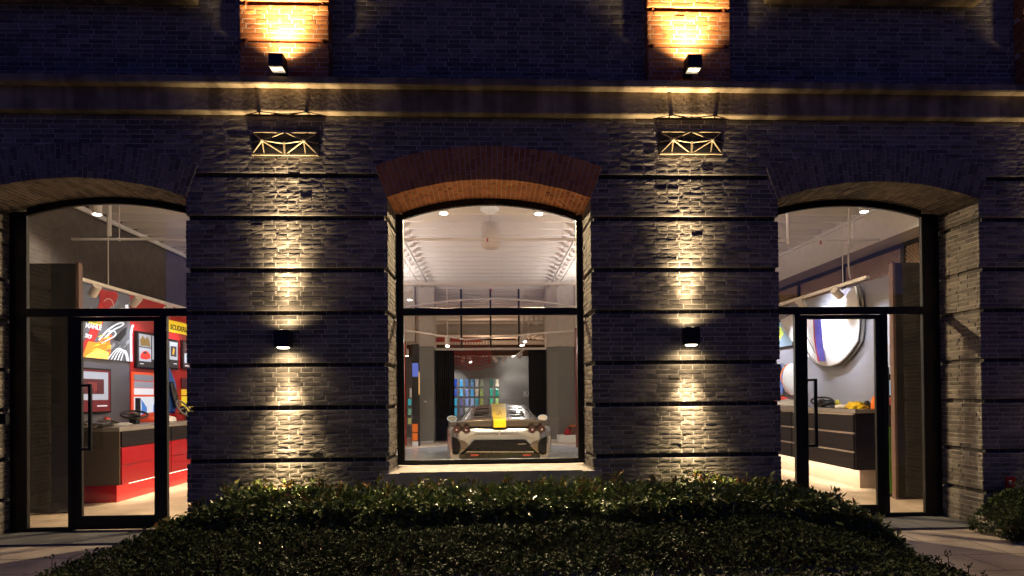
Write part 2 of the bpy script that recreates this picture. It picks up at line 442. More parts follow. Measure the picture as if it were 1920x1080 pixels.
# arches -----------------------------------------------------------------------
for n, op in enumerate(OPEN):
    cx, cz, R, a = arch_geo(op)
    ab, am = MB(), MB()
    NV = 41 if n == 1 else 45
    for k in range(NV):
        a0 = -a + 2*a*k/NV; a1 = -a + 2*a*(k+1)/NV; g = J/2/R
        a0 += g; a1 -= g
        cuts = [[0, .125, .245, RING], [0, .06, .185, .30, RING], [0, .095, .22, RING]][k % 3]
        for r0, r1 in zip(cuts[:-1], cuts[1:]):
            r0 += R + (J/2 if r0 else 0); r1 += R - (J/2 if r1 < RING else 0)
            yf = -.008 + (random.random()-.5)*.004
            t = random.random()
            pp = []
            for rr in (r0, r1):
                for aa, yy in ((a0, yf), (a1, yf), (a1, T+.1), (a0, T+.1)):
                    pp.append((cx+rr*math.sin(aa), yy, cz+rr*math.cos(aa)))
            if r0 > R: ab.hexa(pp, t); continue
            ys = [yf] + ([.112, .237, .362, .487] if k % 2 else [.05, .175, .30, .425, .55]) + [T+.1]
            for ya_, yb_ in zip(ys[:-1], ys[1:]):
                dr = random.uniform(-.003, .003); pp = []
                for rr in (r0+dr, r1):
                    for aa, yy in ((a0, ya_+.004), (a1, ya_+.004), (a1, yb_-.004), (a0, yb_-.004)):
                        pp.append((cx+rr*math.sin(aa), yy if ya_ != yf or yy > ya_+.005 else yf, cz+rr*math.cos(aa)))
                ab.hexa(pp, random.random() if ya_ != yf else t)
    for k in range(24):
        a0 = -a + 2*a*k/24; a1 = -a + 2*a*(k+1)/24; pp = []
        for rr in (R+.004, R+RING-.002):
            for aa, yy in ((a0, -.003), (a1, -.003), (a1, T+.1), (a0, T+.1)):
                pp.append((cx+rr*math.sin(aa), yy, cz+rr*math.cos(aa)))
        am.hexa(pp)
    o = ab.build('arch', M['brick_red'] if n == 1 else M['brick'], facade)
    if n == 1: o['label'] = 'arch of red brick'
    sub_of(am.build('mortar', M['mortar_pale'], facade), o)

# stone band -------------------------------------------------------------------
zb0 = BAND_B
zb1 = onY(915, 211, -.08).z
zb2 = onY(915, 170, -.08).z
zb3 = onY(915, 163, -.17).z
zb4 = onY(915, 147, -.17).z
M['concrete'] = mat('band_stone', (.27, .215, .14), .8, bump=.006, bscale=26, var=.35, vscale=5)
# vertical rain streaks
def add_streaks(Mt):
    n = Mt.node_tree; b = n.nodes['Principled BSDF']
    lk = [l for l in n.links if l.to_socket == b.inputs['Base Color']][0]; src = lk.from_socket
    tc = n.nodes.new('ShaderNodeTexCoord'); mp = n.nodes.new('ShaderNodeMapping'); mp.inputs['Scale'].default_value = (5.5, 1, .35)
    t = n.nodes.new('ShaderNodeTexNoise'); t.inputs['Scale'].default_value = 1; t.inputs['Detail'].default_value = 6
    n.links.new(tc.outputs['Object'], mp.inputs[0]); n.links.new(mp.outputs[0], t.inputs[0])
    r = n.nodes.new('ShaderNodeValToRGB'); r.color_ramp.elements[0].position = .42; r.color_ramp.elements[1].position = .58
    r.color_ramp.elements[0].color = (.6, .56, .52, 1); r.color_ramp.elements[1].color = (1.1, 1.1, 1.1, 1)
    n.links.new(t.outputs[0], r.inputs[0])
    mx = n.nodes.new('ShaderNodeMix'); mx.data_type = 'RGBA'; mx.blend_type = 'MULTIPLY'; mx.inputs['Factor'].default_value = 1
    n.links.new(src, mx.inputs['A']); n.links.new(r.outputs[0], mx.inputs['B']); n.links.new(mx.outputs['Result'], b.inputs['Base Color'])
add_streaks(M['concrete'])
bd = MB()
NX = 150
prof = [(0, zb0-.004), (-.08, zb0), (-.085, zb1), (-.085, zb2-.01), (-.17, zb2), (-.175, zb3), (-.175, zb4), (.02, zb4+.03)]
prof = [(.03, zb0), (-.08, zb0), (-.084, zb0+.012), (-.084, zb2), (-.165, zb2), (-.17, zb2+.012), (-.17, zb4), (.16, zb4+.02)]
def bandpt(a, b):
    x = XL + (XR-XL)*a; j = b*(len(prof)-1); k = min(int(j+1e-6), len(prof)-2); f = j-k
    y = prof[k][0]*(1-f)+prof[k+1][0]*f; z = prof[k][1]*(1-f)+prof[k+1][1]*f
    if 0 < b < 1:
        y += noise.noise(Vector((x*3, z*2, 1)))*.004; z += noise.noise(Vector((x*2.2, 4, b*9)))*.004
    return (x, y, z)
bd.grid(bandpt, NX, (len(prof)-1))
bd.build('stone_band', M['concrete'], facade)

# upper wall, pilasters ---------------------------------------------------------
UY = .13
uw, um = MB(), MB()
PU = lambda s, d, z: Vector((s, d+UY, z))
i = 0
zz = zb4
while zz < 6.3:
    course(uw, um, PU, XL, XR, i, zz+c_/2, set(), thick=.4, k=11, amp=.8, phase=.05); zz += c_; i += 1
uw.build('upper_wall', M['brick'], facade, fixn=False); um.build('upper_mortar_bed', M['mortar'], facade)
PIL = [(onY(450, 60, 0).x, onY(615, 60, 0).x), (onY(1215, 60, 0).x, onY(1368, 60, 0).x)]
wP = PIL[0][1]-PIL[0][0]
PIL.append((onY(1923, 60, 0).x, onY(1923, 60, 0).x+wP))
PIL.append((onY(450, 60, 0).x-4.14, onY(450, 60, 0).x-4.14+wP))
zg1 = onY(532, 75, 0).z; zg2 = onY(532, 3, 0).z
for x0, x1 in PIL:
    pb, pm = MB(), MB()
    zz = zb4; i = 0
    PP = lambda s, d, z: Vector((s, d-.0, z))
    while zz < 6.3:
        g = {i} if (abs(zz+c_/2-zg1) < c_/2 or abs(zz+c_/2-zg2) < c_/2 or abs(zz+c_/2-2*zg2+zg1) < c_/2) else set()
        course(pb, pm, PP, x0, x1, i, zz+c_/2, g, thick=.2, k=21, amp=.8, phase=x0)
        for sd, X in ((1, x1), (-1, x0)):
            P2 = (lambda X, sd: (lambda s, d, z: Vector((X-sd*d+sd*.006, s, z))))(X, sd)
            course(pb, MB(), P2, .004, UY, i, zz+c_/2, g, thick=.03, k=31)
        zz += c_; i += 1
    o = pb.build('pilaster', M['brick_red'], facade, fixn=False)
    sub_of(pm.build('mortar', M['mortar_pale'], facade), o)
# upper window sills that just show at the top edge
us = MB()
a = onY(1432, 7, UY); b = onY(1826, 8, UY)
us.box(a.x, b.x, -.06, UY+.05, a.z, a.z+.12)
us.build('upper_window_sill', M['concrete'], facade, bevel=.006)
a = onY(-60, 3, UY); b = onY(372, 3, UY)
MB().box(a.x, b.x, -.06, UY+.05, a.z, a.z+.12).build('upper_window_sill', M['concrete'], facade, bevel=.006)

# centre window sill ---------------------------------------------------------------
sl = MB()
xa, xb = onY(711, 890, -.02).x, onY(1129, 890, -.02).x
sl.box(xa, xb, -.03, .05, SILL_Z-.20, SILL_Z-.004)
sl.box(cwX[0]+.005, cwX[1]-.005, .05, T+.1, SILL_Z-.2, SILL_Z-.004)
xa2, xb2 = onY(749, 890, -.09).x, onY(1093, 890, -.09).x
sl.box(xa2, xb2, -.075, T+.02, SILL_Z-.002, SILL_Z+.012)
sl.box(xa2-.001, xb2+.001, -.075, -.032, SILL_Z-.19, SILL_Z-.003)
sl.build('window_sill', M['stone'], facade, bevel=.004)

# window and door frames ------------------------------------------------------------
FY0, FY1 = T, T+.045
def arc_z(op, x, r_off=0):
    cx, cz, R, a = arch_geo(op); return cz + math.sqrt(max(0, (R-r_off)**2-(x-cx)**2))
def vbar(mb, x0, x1, z0, z1, y0=FY0, y1=FY1): mb.box(x0, x1, y0, y1, z0, z1)
def arch_pane(op, x0, x1, z0, r_off):
    mb = MB(); N = 24
    mb.grid(lambda a, b: (x0+(x1-x0)*a, FY0+.022, z0 + (arc_z(op, x0+(x1-x0)*a, r_off)-z0)*b), N, 1); return mb
TZ0 = onY(915, 591, T).z; TZ1 = onY(915, 577, T).z

def window_unit(n, xs_out, glass_l, glass_r, zbot, name, lab):
    op = OPEN[n]; root = None
    fr = MB(); cx, cz, R, a = arch_geo(op)
    xo0, xo1 = op
    gl, gr = glass_l, glass_r
    # jambs
    vbar(fr, xo0-.0, gl, zbot, arc_z(op, (xo0+gl)/2)-.01); vbar(fr, gr, xo1, zbot, arc_z(op, (xo1+gr)/2)-.01)
    # head following the arch
    N = 30; rh = .075
    for k in range(N):
        x0 = gl + (gr-gl)*k/N; x1 = gl + (gr-gl)*(k+1)/N
        fr.hexa([(x0, FY0, arc_z(op, x0, rh)), (x1, FY0, arc_z(op, x1, rh)), (x1, FY1, arc_z(op, x1, rh)), (x0, FY1, arc_z(op, x0, rh)),
                 (x0, FY0, arc_z(op, x0)-.003), (x1, FY0, arc_z(op, x1)-.003), (x1, FY1, arc_z(op, x1)-.003), (x0, FY1, arc_z(op, x0)-.003)])
    # inner stop lip, proud towards the room
    return fr, op
# centre
gl, gr = onY(757.5, 700, T).x, onY(1083, 700, T).x
zb = SILL_Z+.012
fr, op = window_unit(1, None, gl, gr, zb, '', '')
fr.box(gl, gr, FY0, FY1, TZ0, TZ1); fr.box(gl, gr, FY0, FY1, zb, onY(915, 861, T).z)
wobj = fr.build('window', M['frame'], facade, bevel=.004); wobj['label'] = 'central display window with black frame and red brick arch above'
sub_of(arch_pane(op, gl-.01, gr+.01, TZ1-.01, .07).build('pane', M['glass'], facade, fixn=False), wobj)
pn = MB(); pn.quad((gl-.01, FY0+.022, zb), (gr+.01, FY0+.022, zb), (gr+.01, FY0+.022, TZ0+.01), (gl-.01, FY0+.022, TZ0+.01))
sub_of(pn.build('pane', M['glass'], facade, fixn=False), wobj)

def side_unit(n, gl, gr, m1, m2, dl, dr, ztr0, ztr1, dz0, dz1, zb, hand_u):
    """gl,gr glass limits; m1 mullion interval; m2 mullion interval; dl,dr door glass limits; dz door glass z"""
    fr, op = window_unit(n, None, gl, gr, 0.0, '', '')
    fr.box(gl, gr, FY0, FY1, ztr0, ztr1)
    for m in (m1, m2): fr.box(m[0], m[1], FY0-.004, FY1, 0, ztr0)
    for a, b in ((gl, m1[0]), (m2[1], gr)): fr.box(a, b, FY0, FY1, .0, zb)
    w = fr.build('window', M['frame'], facade, bevel=.004)
    sub_of(arch_pane(op, gl-.01, gr+.01, ztr1-.01, .07).build('pane', M['glass'], facade, fixn=False), w)
    for a, b in ((gl, m1[0]), (m2[1], gr)):
        p = MB(); p.quad((a-.01, FY0+.022, 0), (b+.01, FY0+.022, 0), (b+.01, FY0+.022, ztr0+.01), (a-.01, FY0+.022, ztr0+.01))
        sub_of(p.build('pane', M['glass'], facade, fixn=False), w)
    d = MB(); y0, y1 = FY0+.006, FY1-.004
    d.box(m1[1]+.004, dl, y0, y1, .012, ztr0-.006); d.box(dr, m2[0]-.004, y0, y1, .012, ztr0-.006)
    d.box(dl, dr, y0, y1, .012, dz0); d.box(dl, dr, y0, y1, dz1, ztr0-.006)
    do = d.build('door', M['frame'], facade, bevel=.003)
    p = MB(); p.quad((dl-.01, FY0+.022, dz0-.01), (dr+.01, FY0+.022, dz0-.01), (dr+.01, FY0+.022, dz1+.01), (dl-.01, FY0+.022, dz1+.01))
    sub_of(p.build('pane', M['glass'], facade, fixn=False), do)
    return w, do
def ux(u): return onY(u, 750, T).x
def vz(u, v): return onY(u, v, T).z
# left
lz0, lz1 = vz(200, 593), vz(200, 578)
L0, L1 = ux(50), lwX[1]-.03
w1, d1 = side_unit(0, L0, L1, (ux(127), ux(137)), (ux(300), ux(313)), ux(152), ux(288), lz0, lz1, vz(220, 967), vz(220, 602), .04, None)
w1['label'] = 'left arched shopfront window with black frame'; d1['label'] = 'left glass door with black frame'
R0, R1 = rwX[0]+.03, ux(1733)
w2, d2 = side_unit(2, R0, R1, (ux(1492), ux(1503)), (ux(1655), ux(1666)), ux(1516), ux(1644), vz(1600, 589), vz(1600, 575), vz(1580, 948), vz(1580, 598), .04, None)
w2['label'] = 'right arched shopfront window with black frame'; d2['label'] = 'right glass door with black frame'
def handle(u0, u1, v0, v1, door):
    a, b = onY(u0, v0, T-.06), onY(u1, v1, T-.06)
    h = MB(); h.box(b.x-.03, b.x, T-.075, T-.045, b.z, a.z)
    h.box(a.x-.02, b.x, T-.072, T-.048, a.z-.03, a.z-.002); h.box(a.x-.02, b.x, T-.072, T-.048, b.z+.002, b.z+.03)
    h.box(a.x-.02, a.x+.004, T-.07, T+.02, a.z-.028, a.z-.004); h.box(a.x-.02, a.x+.004, T-.07, T+.02, b.z+.004, b.z+.028)
    sub_of(h.build('handle', M['lampblack'], facade, bevel=.003), door)
handle(152, 172, 720, 845, d1); handle(1517, 1533, 710, 838, d2)
# grey blocker behind the wall so the bays are separate from outside light
# ------------------------------------------------------------------ wall lamps
WARM = (1.0, .72, .40)
def beams(x, y, z, s, e, col, t, flat=False):
    if flat:
        lamp('SPOT', 'lamp_light', (x, y, z), e*.20, col, t, .03, (0, .30, s), 120, 1)
        lamp('SPOT', 'lamp_light', (x, y, z), e*1.1, col, t, .03, (0, .08, s), 84, 1)
        return
    lamp('SPOT', 'lamp_light', (x, y, z), e*.03, col, t, .008, (0, .35, s), 150, 1)
    lamp('SPOT', 'lamp_light', (x, y, z), e*.04, col, t, .008, (0, .06, s), 80, 1)
    lamp('SPOT', 'lamp_light', (x, y, z), e*.70, col, t, .02, (0, .055, s), 56, 1)
    lamp('SPOT', 'lamp_light', (x, y, z), e*1.15, col, t, .02, (0, .06, s), 36, 1)
    lamp('SPOT', 'lamp_light', (x, y, z), e*2.6, col, t, .02, (0, .045, s), 20, 1)
def wall_lamp(u, v0, v1, uw, depth, label, up, down, round_lens=False, base=0.0, e_up=60, e_dn=60, col=(1, .74, .42)):
    yf = base-depth
    a = onY(u, v0, yf); b = onY(u+uw, v1, yf)
    cx = (a.x+b.x)/2
    t = thing('wall_lamp', label, 'wall lamp', (cx, base, (a.z+b.z)/2), 'black box lamps on the brick front')
    h = MB(); h.box(a.x, b.x, yf, yf+.13, b.z, a.z); h.build('housing', M['lampblack'], t, bevel=.003)
    MB().box(cx-.035, cx+.035, yf+.13, base+.0, (a.z+b.z)/2-.045, (a.z+b.z)/2+.045).build('wall_mount', M['lampblack'], t, bevel=.002)
    l = MB(); yc = yf+.065
    if round_lens: l.lathe([(0, 0), (.05, -.012), (.058, -.004), (.06, 0)], (cx, yc, b.z-.001))
    else: l.box(cx-.06, cx+.06, yc-.055, yc+.045, b.z-.004, b.z-.001)
    l.build('lens', em((1, .85, .6), .5 if not round_lens else 8), t)
    MB().lathe([(0, .001), (.05, .001), (.055, 0)], (cx, yc, a.z+.001)).build('lens', em((1, .8, .5), 10), t)
    if not down: lamp('SPOT', 'lamp_light', (cx, yf+.02, b.z-.012), 260, col, t, .03, (0, -.75, -1), 84, .9)
    if up:
        beams(cx, yc-.02, a.z+.022, 1, e_up, col, t, not down)
    if down:
        beams(cx, yc-.02, b.z-.03, -1, e_dn, col, t)
    return t
wall_lamp(502.5, 99, 124, 27.5, .25, 'black box lamp on the orange brick pilaster, above the left pier', True, False, False, e_up=480, col=(1, .72, .36))
wall_lamp(1290, 101, 126, 27, .25, 'black box lamp on the orange brick pilaster, above the right pier', True, False, False, e_up=480, col=(1, .72, .36))
wall_lamp(512.5, 618, 650, 28, .20, 'black box lamp shining up and down the pier left of the central window', True, True, True, e_up=430, e_dn=430)
wall_lamp(1287, 613, 645, 26, .20, 'black box lamp shining up and down the pier right of the central window', True, True, True, e_up=430, e_dn=430)
# the next lamp beyond the right edge lights the far pier
xo = onY(1300, 630, -.17).x + 4.14
t = wall_lamp(512.5, 618, 650, 28, .17, 'black box lamp on the far right pier', True, True, True, e_up=300, e_dn=300)
t.location.x = xo
t2 = wall_lamp(502.5, 99, 124, 27.5, .25, 'black box lamp on the far right orange pilaster', True, False, False, e_up=480, col=(1, .72, .36)); t2.location.x = xo

# ------------------------------------------------------------------ iron star anchors
def star(uc, vt, vb, half, label):
    c = onY(uc, (vt+vb)/2, -.02); top = onY(uc, vt, -.02).z; bot = onY(uc, vb, -.02).z
    hw = onY(uc+half, vt, -.02).x - c.x
    t = thing('wall_anchor', label, 'wall anchor', (c.x, 0, bot), 'iron lattice anchors under the stone band')
    MB().box(c.x-hw-.005, c.x+hw+.005, -.012, .0, bot, top+.02).build('back_plate', M['ironplate'], t)
    r = MB(); y0 = -.03
    zc = bot + (top-bot)*.52
    for s in (-1, 1):
        ap = Vector((c.x+s*hw*.62, -.088, zc+.0))
        for (px, pz) in ((s*hw, bot), (s*hw*.62, bot), (0, bot), (s*hw, top), (s*.02*hw, top), (s*hw, zc)):
            r.tube(ap, (c.x+px, y0, pz), .009, 8, .005)
        r.tube(ap, (c.x, -.055, zc-.015), .006, 8)
        r.lathe([(0, -.022), (.016, -.014), (.02, 0), (.016, .014), (0, .02)], ap, 12, 'y')
    r.bar((c.x-hw, y0, bot), (c.x+hw, y0, bot), .022, .014); r.bar((c.x-hw, y0, top), (c.x+hw, y0, top), .012, .01)
    r.bar((c.x, -.03, bot), (c.x, -.055, zc), .02, .02)
    r.build('lattice', M['iron'], t)
star(535, 249, 291, 62, 'iron lattice wall anchor with two pointed pyramids, on the left pier under the band')
star(1295, 248, 289, 58, 'iron lattice wall anchor with two pointed pyramids, on the right pier under the band')

# ------------------------------------------------------------------ ground
gp = MB(); gp.quad((-40, -40, -.02), (40, -40, -.02), (40, .0, -.02), (-40, .0, -.02))
struct(gp.build('pavement', M['paving'], fixn=False))
gs = MB()
gs.box(lwX[0]+.0, lwX[1], -.0, T+.05, -.1, .0); gs.box(rwX[0], rwX[1], -.0, T+.05, -.1, .0)
struct(gs.build('threshold', M['slab']))

# hedges ------------------------------------------------------------------------------
def leaves(mb, c, n, L, W, axis, spread=1.0, tmin=0, tmax=.85):
    """a tuft of n leaves round point c pointing along axis"""
    for k in range(n):
        d = (axis + Vector((random.gauss(0, .6), random.gauss(0, .6), random.gauss(0, .45)))*spread)
        if d.length < .01: continue
        d.normalize(); side = d.cross(Vector((random.gauss(0, .4), random.gauss(0, .4), 1))).normalized(); nn = side.cross(d)
        l = L*random.uniform(.45, 1.35); wv = W*random.uniform(.7, 1.2)*.5
        t = random.uniform(tmin, tmax)
        b = c + Vector((random.gauss(0, L*.25), random.gauss(0, L*.25), random.gauss(0, L*.2)))
        i = len(mb.v); fold = nn*(-wv*.45); droop = Vector((0, 0, -l*.16))
        mb.v += [tuple(b), tuple(b+d*l*.45+side*wv), tuple(b+d*l*.5+fold), tuple(b+d*l*.45-side*wv), tuple(b+d*l+droop)]
        mb.t += [t]*5
        mb.f += [(i, i+1, i+2), (i, i+2, i+3), (i+1, i+4, i+2), (i+2, i+4, i+3)]; mb.mi += [0]*4
def hedge(name, label, x0, x1, y0, y1, ztop, n, L, W, mt, endr=.6, seed=1, wob=.06, shoots=0, zbase=0, slump=0):
    random.seed(seed)
    t = thing(name, label, 'hedge', ((x0+x1)/2, (y0+y1)/2, zbase))
    mb = MB(); st = MB()
    cy, hy = (y0+y1)/2, (y1-y0)/2
    def top(x, y):
        e = min((x-x0), (x1-x))/endr; e = max(0, min(1, e)); e = math.sin(e*math.pi/2)**.6
        q = abs((y-cy)/hy); q = max(0, 1-q**4)
        return (zbase + (ztop-zbase)*e*(.35+.65*q)**.5 + noise.noise(Vector((x*1.7, y*1.7, seed)))*wob + noise.noise(Vector((x*6, y*6, seed)))*wob*.6) if True else 0
    for k in range(n):
        x = random.uniform(x0, x1); y = random.uniform(y0, y1); zt = top(x, y)
        if random.random() < .45: # face the street
            y = y0 + abs(random.gauss(0, .07)); z = random.uniform(zbase, zt+.02); ax = Vector((0, -.8, .5))
        elif random.random() < .12:
            s = random.choice((0, 1)); x = (x0, x1)[s] + (1, -1)[s]*abs(random.gauss(0, .06)); z = random.uniform(zbase, top(x, y)+.02); ax = Vector(((-1, 1)[s], 0, .4))
        else:
            z = zt - abs(random.gauss(0, .05)); ax = Vector((0, -.15, 1))
        leaves(mb, Vector((x, y, z)), 6, L, W, ax, 1.5)
    for k in range(shoots):
        x = random.uniform(x0+.1, x1-.1); y = random.uniform(y0, y1); z = top(x, y); h = random.uniform(.02, .10)
        leaves(mb, Vector((x, y, z+h)), 6, L*1.0, W*.95, Vector((random.gauss(0, .2), -.1, 1.1)), 1.0, .6, 1.0)
        st.tube((x, y, z-.1), (x, y, z+h), .0025, 5)
    for k in range(int((x1-x0)*14)):
        x = random.uniform(x0+.05, x1-.05); y = random.uniform(y0+.1, y1-.05); zt = top(x, y)-.06
        for q in range(3): st.tube((x, y, zbase-.02), (x+random.gauss(0, .1), y+random.gauss(0, .1), zt), .006, 5, .003)
    mb.build('foliage', mt, t, fixn=False); st.build('stems', M['stem'], t)
    # dark leafy core so that gaps look into depth
    return t
hedge('hedge', 'tall glossy leaved hedge with reddish shoots along the brick wall', -3.02, 3.55, -1.15, -.10, .55, 9000, .075, .036, M['leafbig'], .9, 3, .05, 260)
hedge('hedge', 'low clipped small leaved hedge in front of the taller one', -3.25, 3.25, -2.9, -1.05, .46, 16500, .032, .018, M['leafsmall'], 1.0, 5, .07, 60)
a = onZ(1905, 1010, 0)
hedge('shrub', 'small clipped shrub at the right edge beside the red wall sign', a.x-.12, a.x+1.3, -.62, -.06, .42, 2600, .035, .02, M['leafsmall'], .35, 9, .04, 20)
sb = MB(); g = onZ(1858, 992, 0)
sb.grid(lambda a, b: (g.x+.09*math.sin(b*math.pi)*math.cos(a*6.283)*(1+.25*noise.noise(Vector((a*9, b*5, 2)))), -.10+.07*math.sin(b*math.pi)*math.sin(a*6.283), -.01+.09*(1+math.cos(b*math.pi))/2*(1+.3*noise.noise(Vector((a*7, b*4, 5))))), 18, 8)
tag(sb.build('stone', mat('pale_rock', (.6, .55, .5), .8, bump=.01, bscale=20)), 'pale lump of rock at the foot of the right pier beside the shrub', 'rock')

def block(x0, x1, y, h, d, label):
    t = thing('house', label, 'house', ((x0+x1)/2, y, 0), 'dark houses across the street')
    MB().box(x0, x1, y-d, y, -.02, h).build('wall', M['darkwall'], t)
    wn = MB()
    z = 1.2
    while z < h-1.5:
        wn.box(x0+1, x1-1, y-.02, y+.03, z, z+1.4)
        z += 3.1
    wn.build('window_band', M['gloss'], t)
    MB().box(x0-.2, x1+.2, y-d-.2, y+.2, h, h+.25).build('roof', M['black'], t)
block(-60, -24, -27, 16, 9, 'tall dark house across the street reflected in the left window')
block(-23.5, 8, -30, 6.5, 9, 'low dark house across the street facing the central window')
block(8.5, 50, -29, 7.5, 9, 'low wide dark house across the street to the right')
# red sign on the right pier ------------------------------------------------------------
def text_mesh(s, size, loc, rot, mt, parent, name='lettering', extr=.0015, align='CENTER', shear=0, bold=.0):
    cu = bpy.data.curves.new(name, 'FONT'); cu.body = s; cu.size = size; cu.extrude = extr; cu.align_x = align; cu.shear = shear; cu.offset = bold
    o = bpy.data.objects.new(name, cu); C.collection.objects.link(o)
    dg = bpy.context.evaluated_depsgraph_get(); me = bpy.data.meshes.new_from_object(o.evaluated_get(dg))
    bpy.data.objects.remove(o); me.materials.clear(); me.materials.append(mt)
    o = bpy.data.objects.new(name, me); C.collection.objects.link(o)
    o.matrix_world = Matrix.Translation(Vector(loc) - (parent.location if parent else Vector())) @ rot.to_4x4()
    if parent: o.parent = parent
    return o
RF = Matrix.Rotation(rad(90), 3, 'X')      # text upright facing the street
a, b = onY(1885, 894, -.01), onY(1903, 917, -.01); b2 = onY(1903, 925, -.01)
t = thing('wall_sign', 'small red sign with white lower strip on the right pier above the shrub', 'sign', ((a.x+b.x)/2, 0, b2.z))
MB().box(a.x, b.x, -.018, -.008, b.z, a.z).build('red_plate', M['redmatte'], t)
MB().box(a.x, b.x, -.018, -.008, b2.z, b.z-.001).build('white_strip', M['wht'], t)
zm = (a.z+b.z)/2; xm = (a.x+b.x)/2
g = MB(); g.path([(xm-.025, -.0195, zm+.02), (xm+.005, -.0195, zm+.025), (xm, -.0195, zm+.005), (xm+.025, -.0195, zm-.02)], .003).path([(xm-.02, -.0195, zm+.02), (xm-.012, -.0195, zm-.015)], .003)
g.build('symbol', M['wht'], t)
MB().box(xm-.03, xm+.01, -.0195, -.018, b2.z+.012, b2.z+.022).build('symbol', M['black'], t)
# small junction box, left edge
a, b = onY(0, 776, 0), onY(18, 795, 0)
tag(MB().box(a.x-.08, b.x, -.05, -.0, b.z, a.z).build('junction_box', M['lampblack'], bevel=.004), 'small dark box fixed to the brick beside the left opening', 'box')

# ================================================================== INTERIOR
CZL = 4.9
fl = MB(); fl.quad((-9, T+.05, 0.0), (9, T+.05, 0.0), (9, 26, 0.0), (-9, 26, 0.0))
struct(fl.build('shop_floor', M['shopfloor'], fixn=False))
ce = MB(); ce.quad((-9, T+.12, CZL+.1), (9, T+.12, CZL+.1), (9, 26, CZL+.1), (-9, 26, CZL+.1))
ce.box(-9, 9, T+.12, 26, CZL+.14, CZL+.2)
struct(ce.build('shop_ceiling', M['ceil'], fixn=False))
jo = MB(); y = 1.0
while y < 25: jo.box(-7.3, 7.2, y, y+.075, CZL-.05, CZL+.1); y += .47
struct(jo.build('ceiling_ribs', M['joist']))
# walls of the room
wl = MB(); wl.box(-9.2, -9, T+.12, 26, 0, 5.1); wl.box(9, 9.2, T+.12, 26, 0, 5.1); wl.box(-9.2, 9.2, 26, 26.2, 0, 5.1)
struct(wl.build('room_walls', M['brownwall']))
wl = MB(); wl.box(-7.5, -7.3, T+.12, 14, 3.0, CZL+.1); struct(wl.build('left_upper_wall', M['darkwall']))
# beam on the right
bm_ = MB(); bm_.box(7.2, 7.75, T+.12, 20, 4.22, CZL+.1); struct(bm_.build('right_beam', M['white']))
# mesh screen
ms = MB()
X = 7.74
yy = .8
ms_t = thing('mesh_screen', 'tan diamond mesh screen in dark frames high on the right shop wall', 'mesh screen', (X, 5, 3))
for k in range(60, 0, -1): pass
def mesh_lines(s):
    y = -1.5
    while y < 12:
        a = Vector((X, y, 3.0)); b = Vector((X, y+s*1.22, 4.22)) if s > 0 else Vector((X, y-1.22, 4.22))
        if b.y < .75 or b.y > 12 or a.y < -.5: y += .075; continue
        if a.y < .7:
            k = (.7-a.y)/(b.y-a.y); a = a.lerp(b, k)
        ms.bar(a, b, .012, .022); y += .075
mesh_lines(1); mesh_lines(-1)
ms.build('mesh', mat('mesh_tan', (.75, .52, .34), .6), ms_t, fixn=False)
fr = MB()
for y in (.9, 2.6, 4.4, 6.2, 8.0, 9.8): fr.box(X-.04, X+.02, y, y+.09, 3.0, 4.22)
fr.box(X-.045, X+.02, .7, 12, 4.14, 4.215)
fr.build('frame', M['black'], ms_t)
MB().box(X+.06, X+.08, .7, 12, 2.9, 4.3).build('backing', M['black'], ms_t)

# display walls either side
dw = MB(); dw.box(-6.12, -6.0, 1.7, 9, 0, 3.2); struct(dw.build('left_display_wall', mat('slate_wall', (.10, .10, .125), .45)))
dw = MB(); dw.box(6.0, 6.12, 1.7, 9, 0, 3.2); struct(dw.build('right_display_wall', mat('cool_grey_wall', (.24, .24, .28), .5)))
# dark glossy end cabinets facing the windows
for s, lab in ((-1, 'tall glossy black cabinet end inside the left window'), (1, 'tall glossy black cabinet end inside the right window')):
    xi = onY(146, 700, 1.6).x if s < 0 else onY(1678, 700, 1.6).x
    q = sorted((xi, s*7.3))
    t = thing('tall_cabinet', lab, 'cabinet', (s*6, 1.6, 0), 'tall cabinet ends')
    MB().box(q[0], q[1], 1.58, 1.63, 0, 3.18).build('door_panel', M['black'], t)
    e = sorted((xi, xi+s*-.035)); MB().box(e[0], e[1], 1.57, 1.64, 0, 3.19).build('edge_strip', mat('edge_brown', (.13, .075, .06), .5), t)

# ---- left counter
def counter(s, Xf, Xp, Y0, Y1, ztop, zcab, label, mats, endmat):
    t = thing('display_counter', label, 'counter', (s*5.6, Y0, 0), 'display counters along the side walls')
    xw = s*5.98
    q = sorted((Xf, xw)); MB().box(q[0], q[1], Y0+.01, Y1, zcab, ztop-.06).build('cabinet', endmat, t)
    q = sorted((Xf-s*.03, xw)); MB().box(q[0], q[1], Y0-.03, Y1, ztop-.06, ztop).build('worktop', M['topgrey'], t, bevel=.004)
    q = sorted((Xp, xw)); MB().box(q[0], q[1], Y0+.22, Y1, .0, zcab).build('plinth', mats['plinth'], t)
    return t
YL = onZ(218, 944, 0)
tL = counter(-1, -5.05, -5.22, 2.05, 7.5, 1.06, .27, 'left counter with bronze end panel, red drawers and red plinth', {'plinth': M['red']}, M['bronze'])
H = (1.06-.06-.27)
n = 0
for y0 in (2.07, 3.27, 4.47, 5.67):
    for k, (a, b, mt) in enumerate(((0, .36, M['red']), (.36, .70, M['red']), (.70, 1, M['drawer']))):
        MB().box(-5.05, -5.025, y0+.01, y0+1.19, .27+H*a+.004, .27+H*b-.004).build('drawer', mt, tL, bevel=.003)
lamp('AREA', 'counter_strip_light', (-5.12, 4.4, .255), 20, (1, .76, .48), tL, .05, (0, 0, -1), sizey=4.4)
MB().box(-5.10, -5.06, 2.3, 7.3, .262, .268).build('light_strip', em((1, .8, .55), 9), tL)
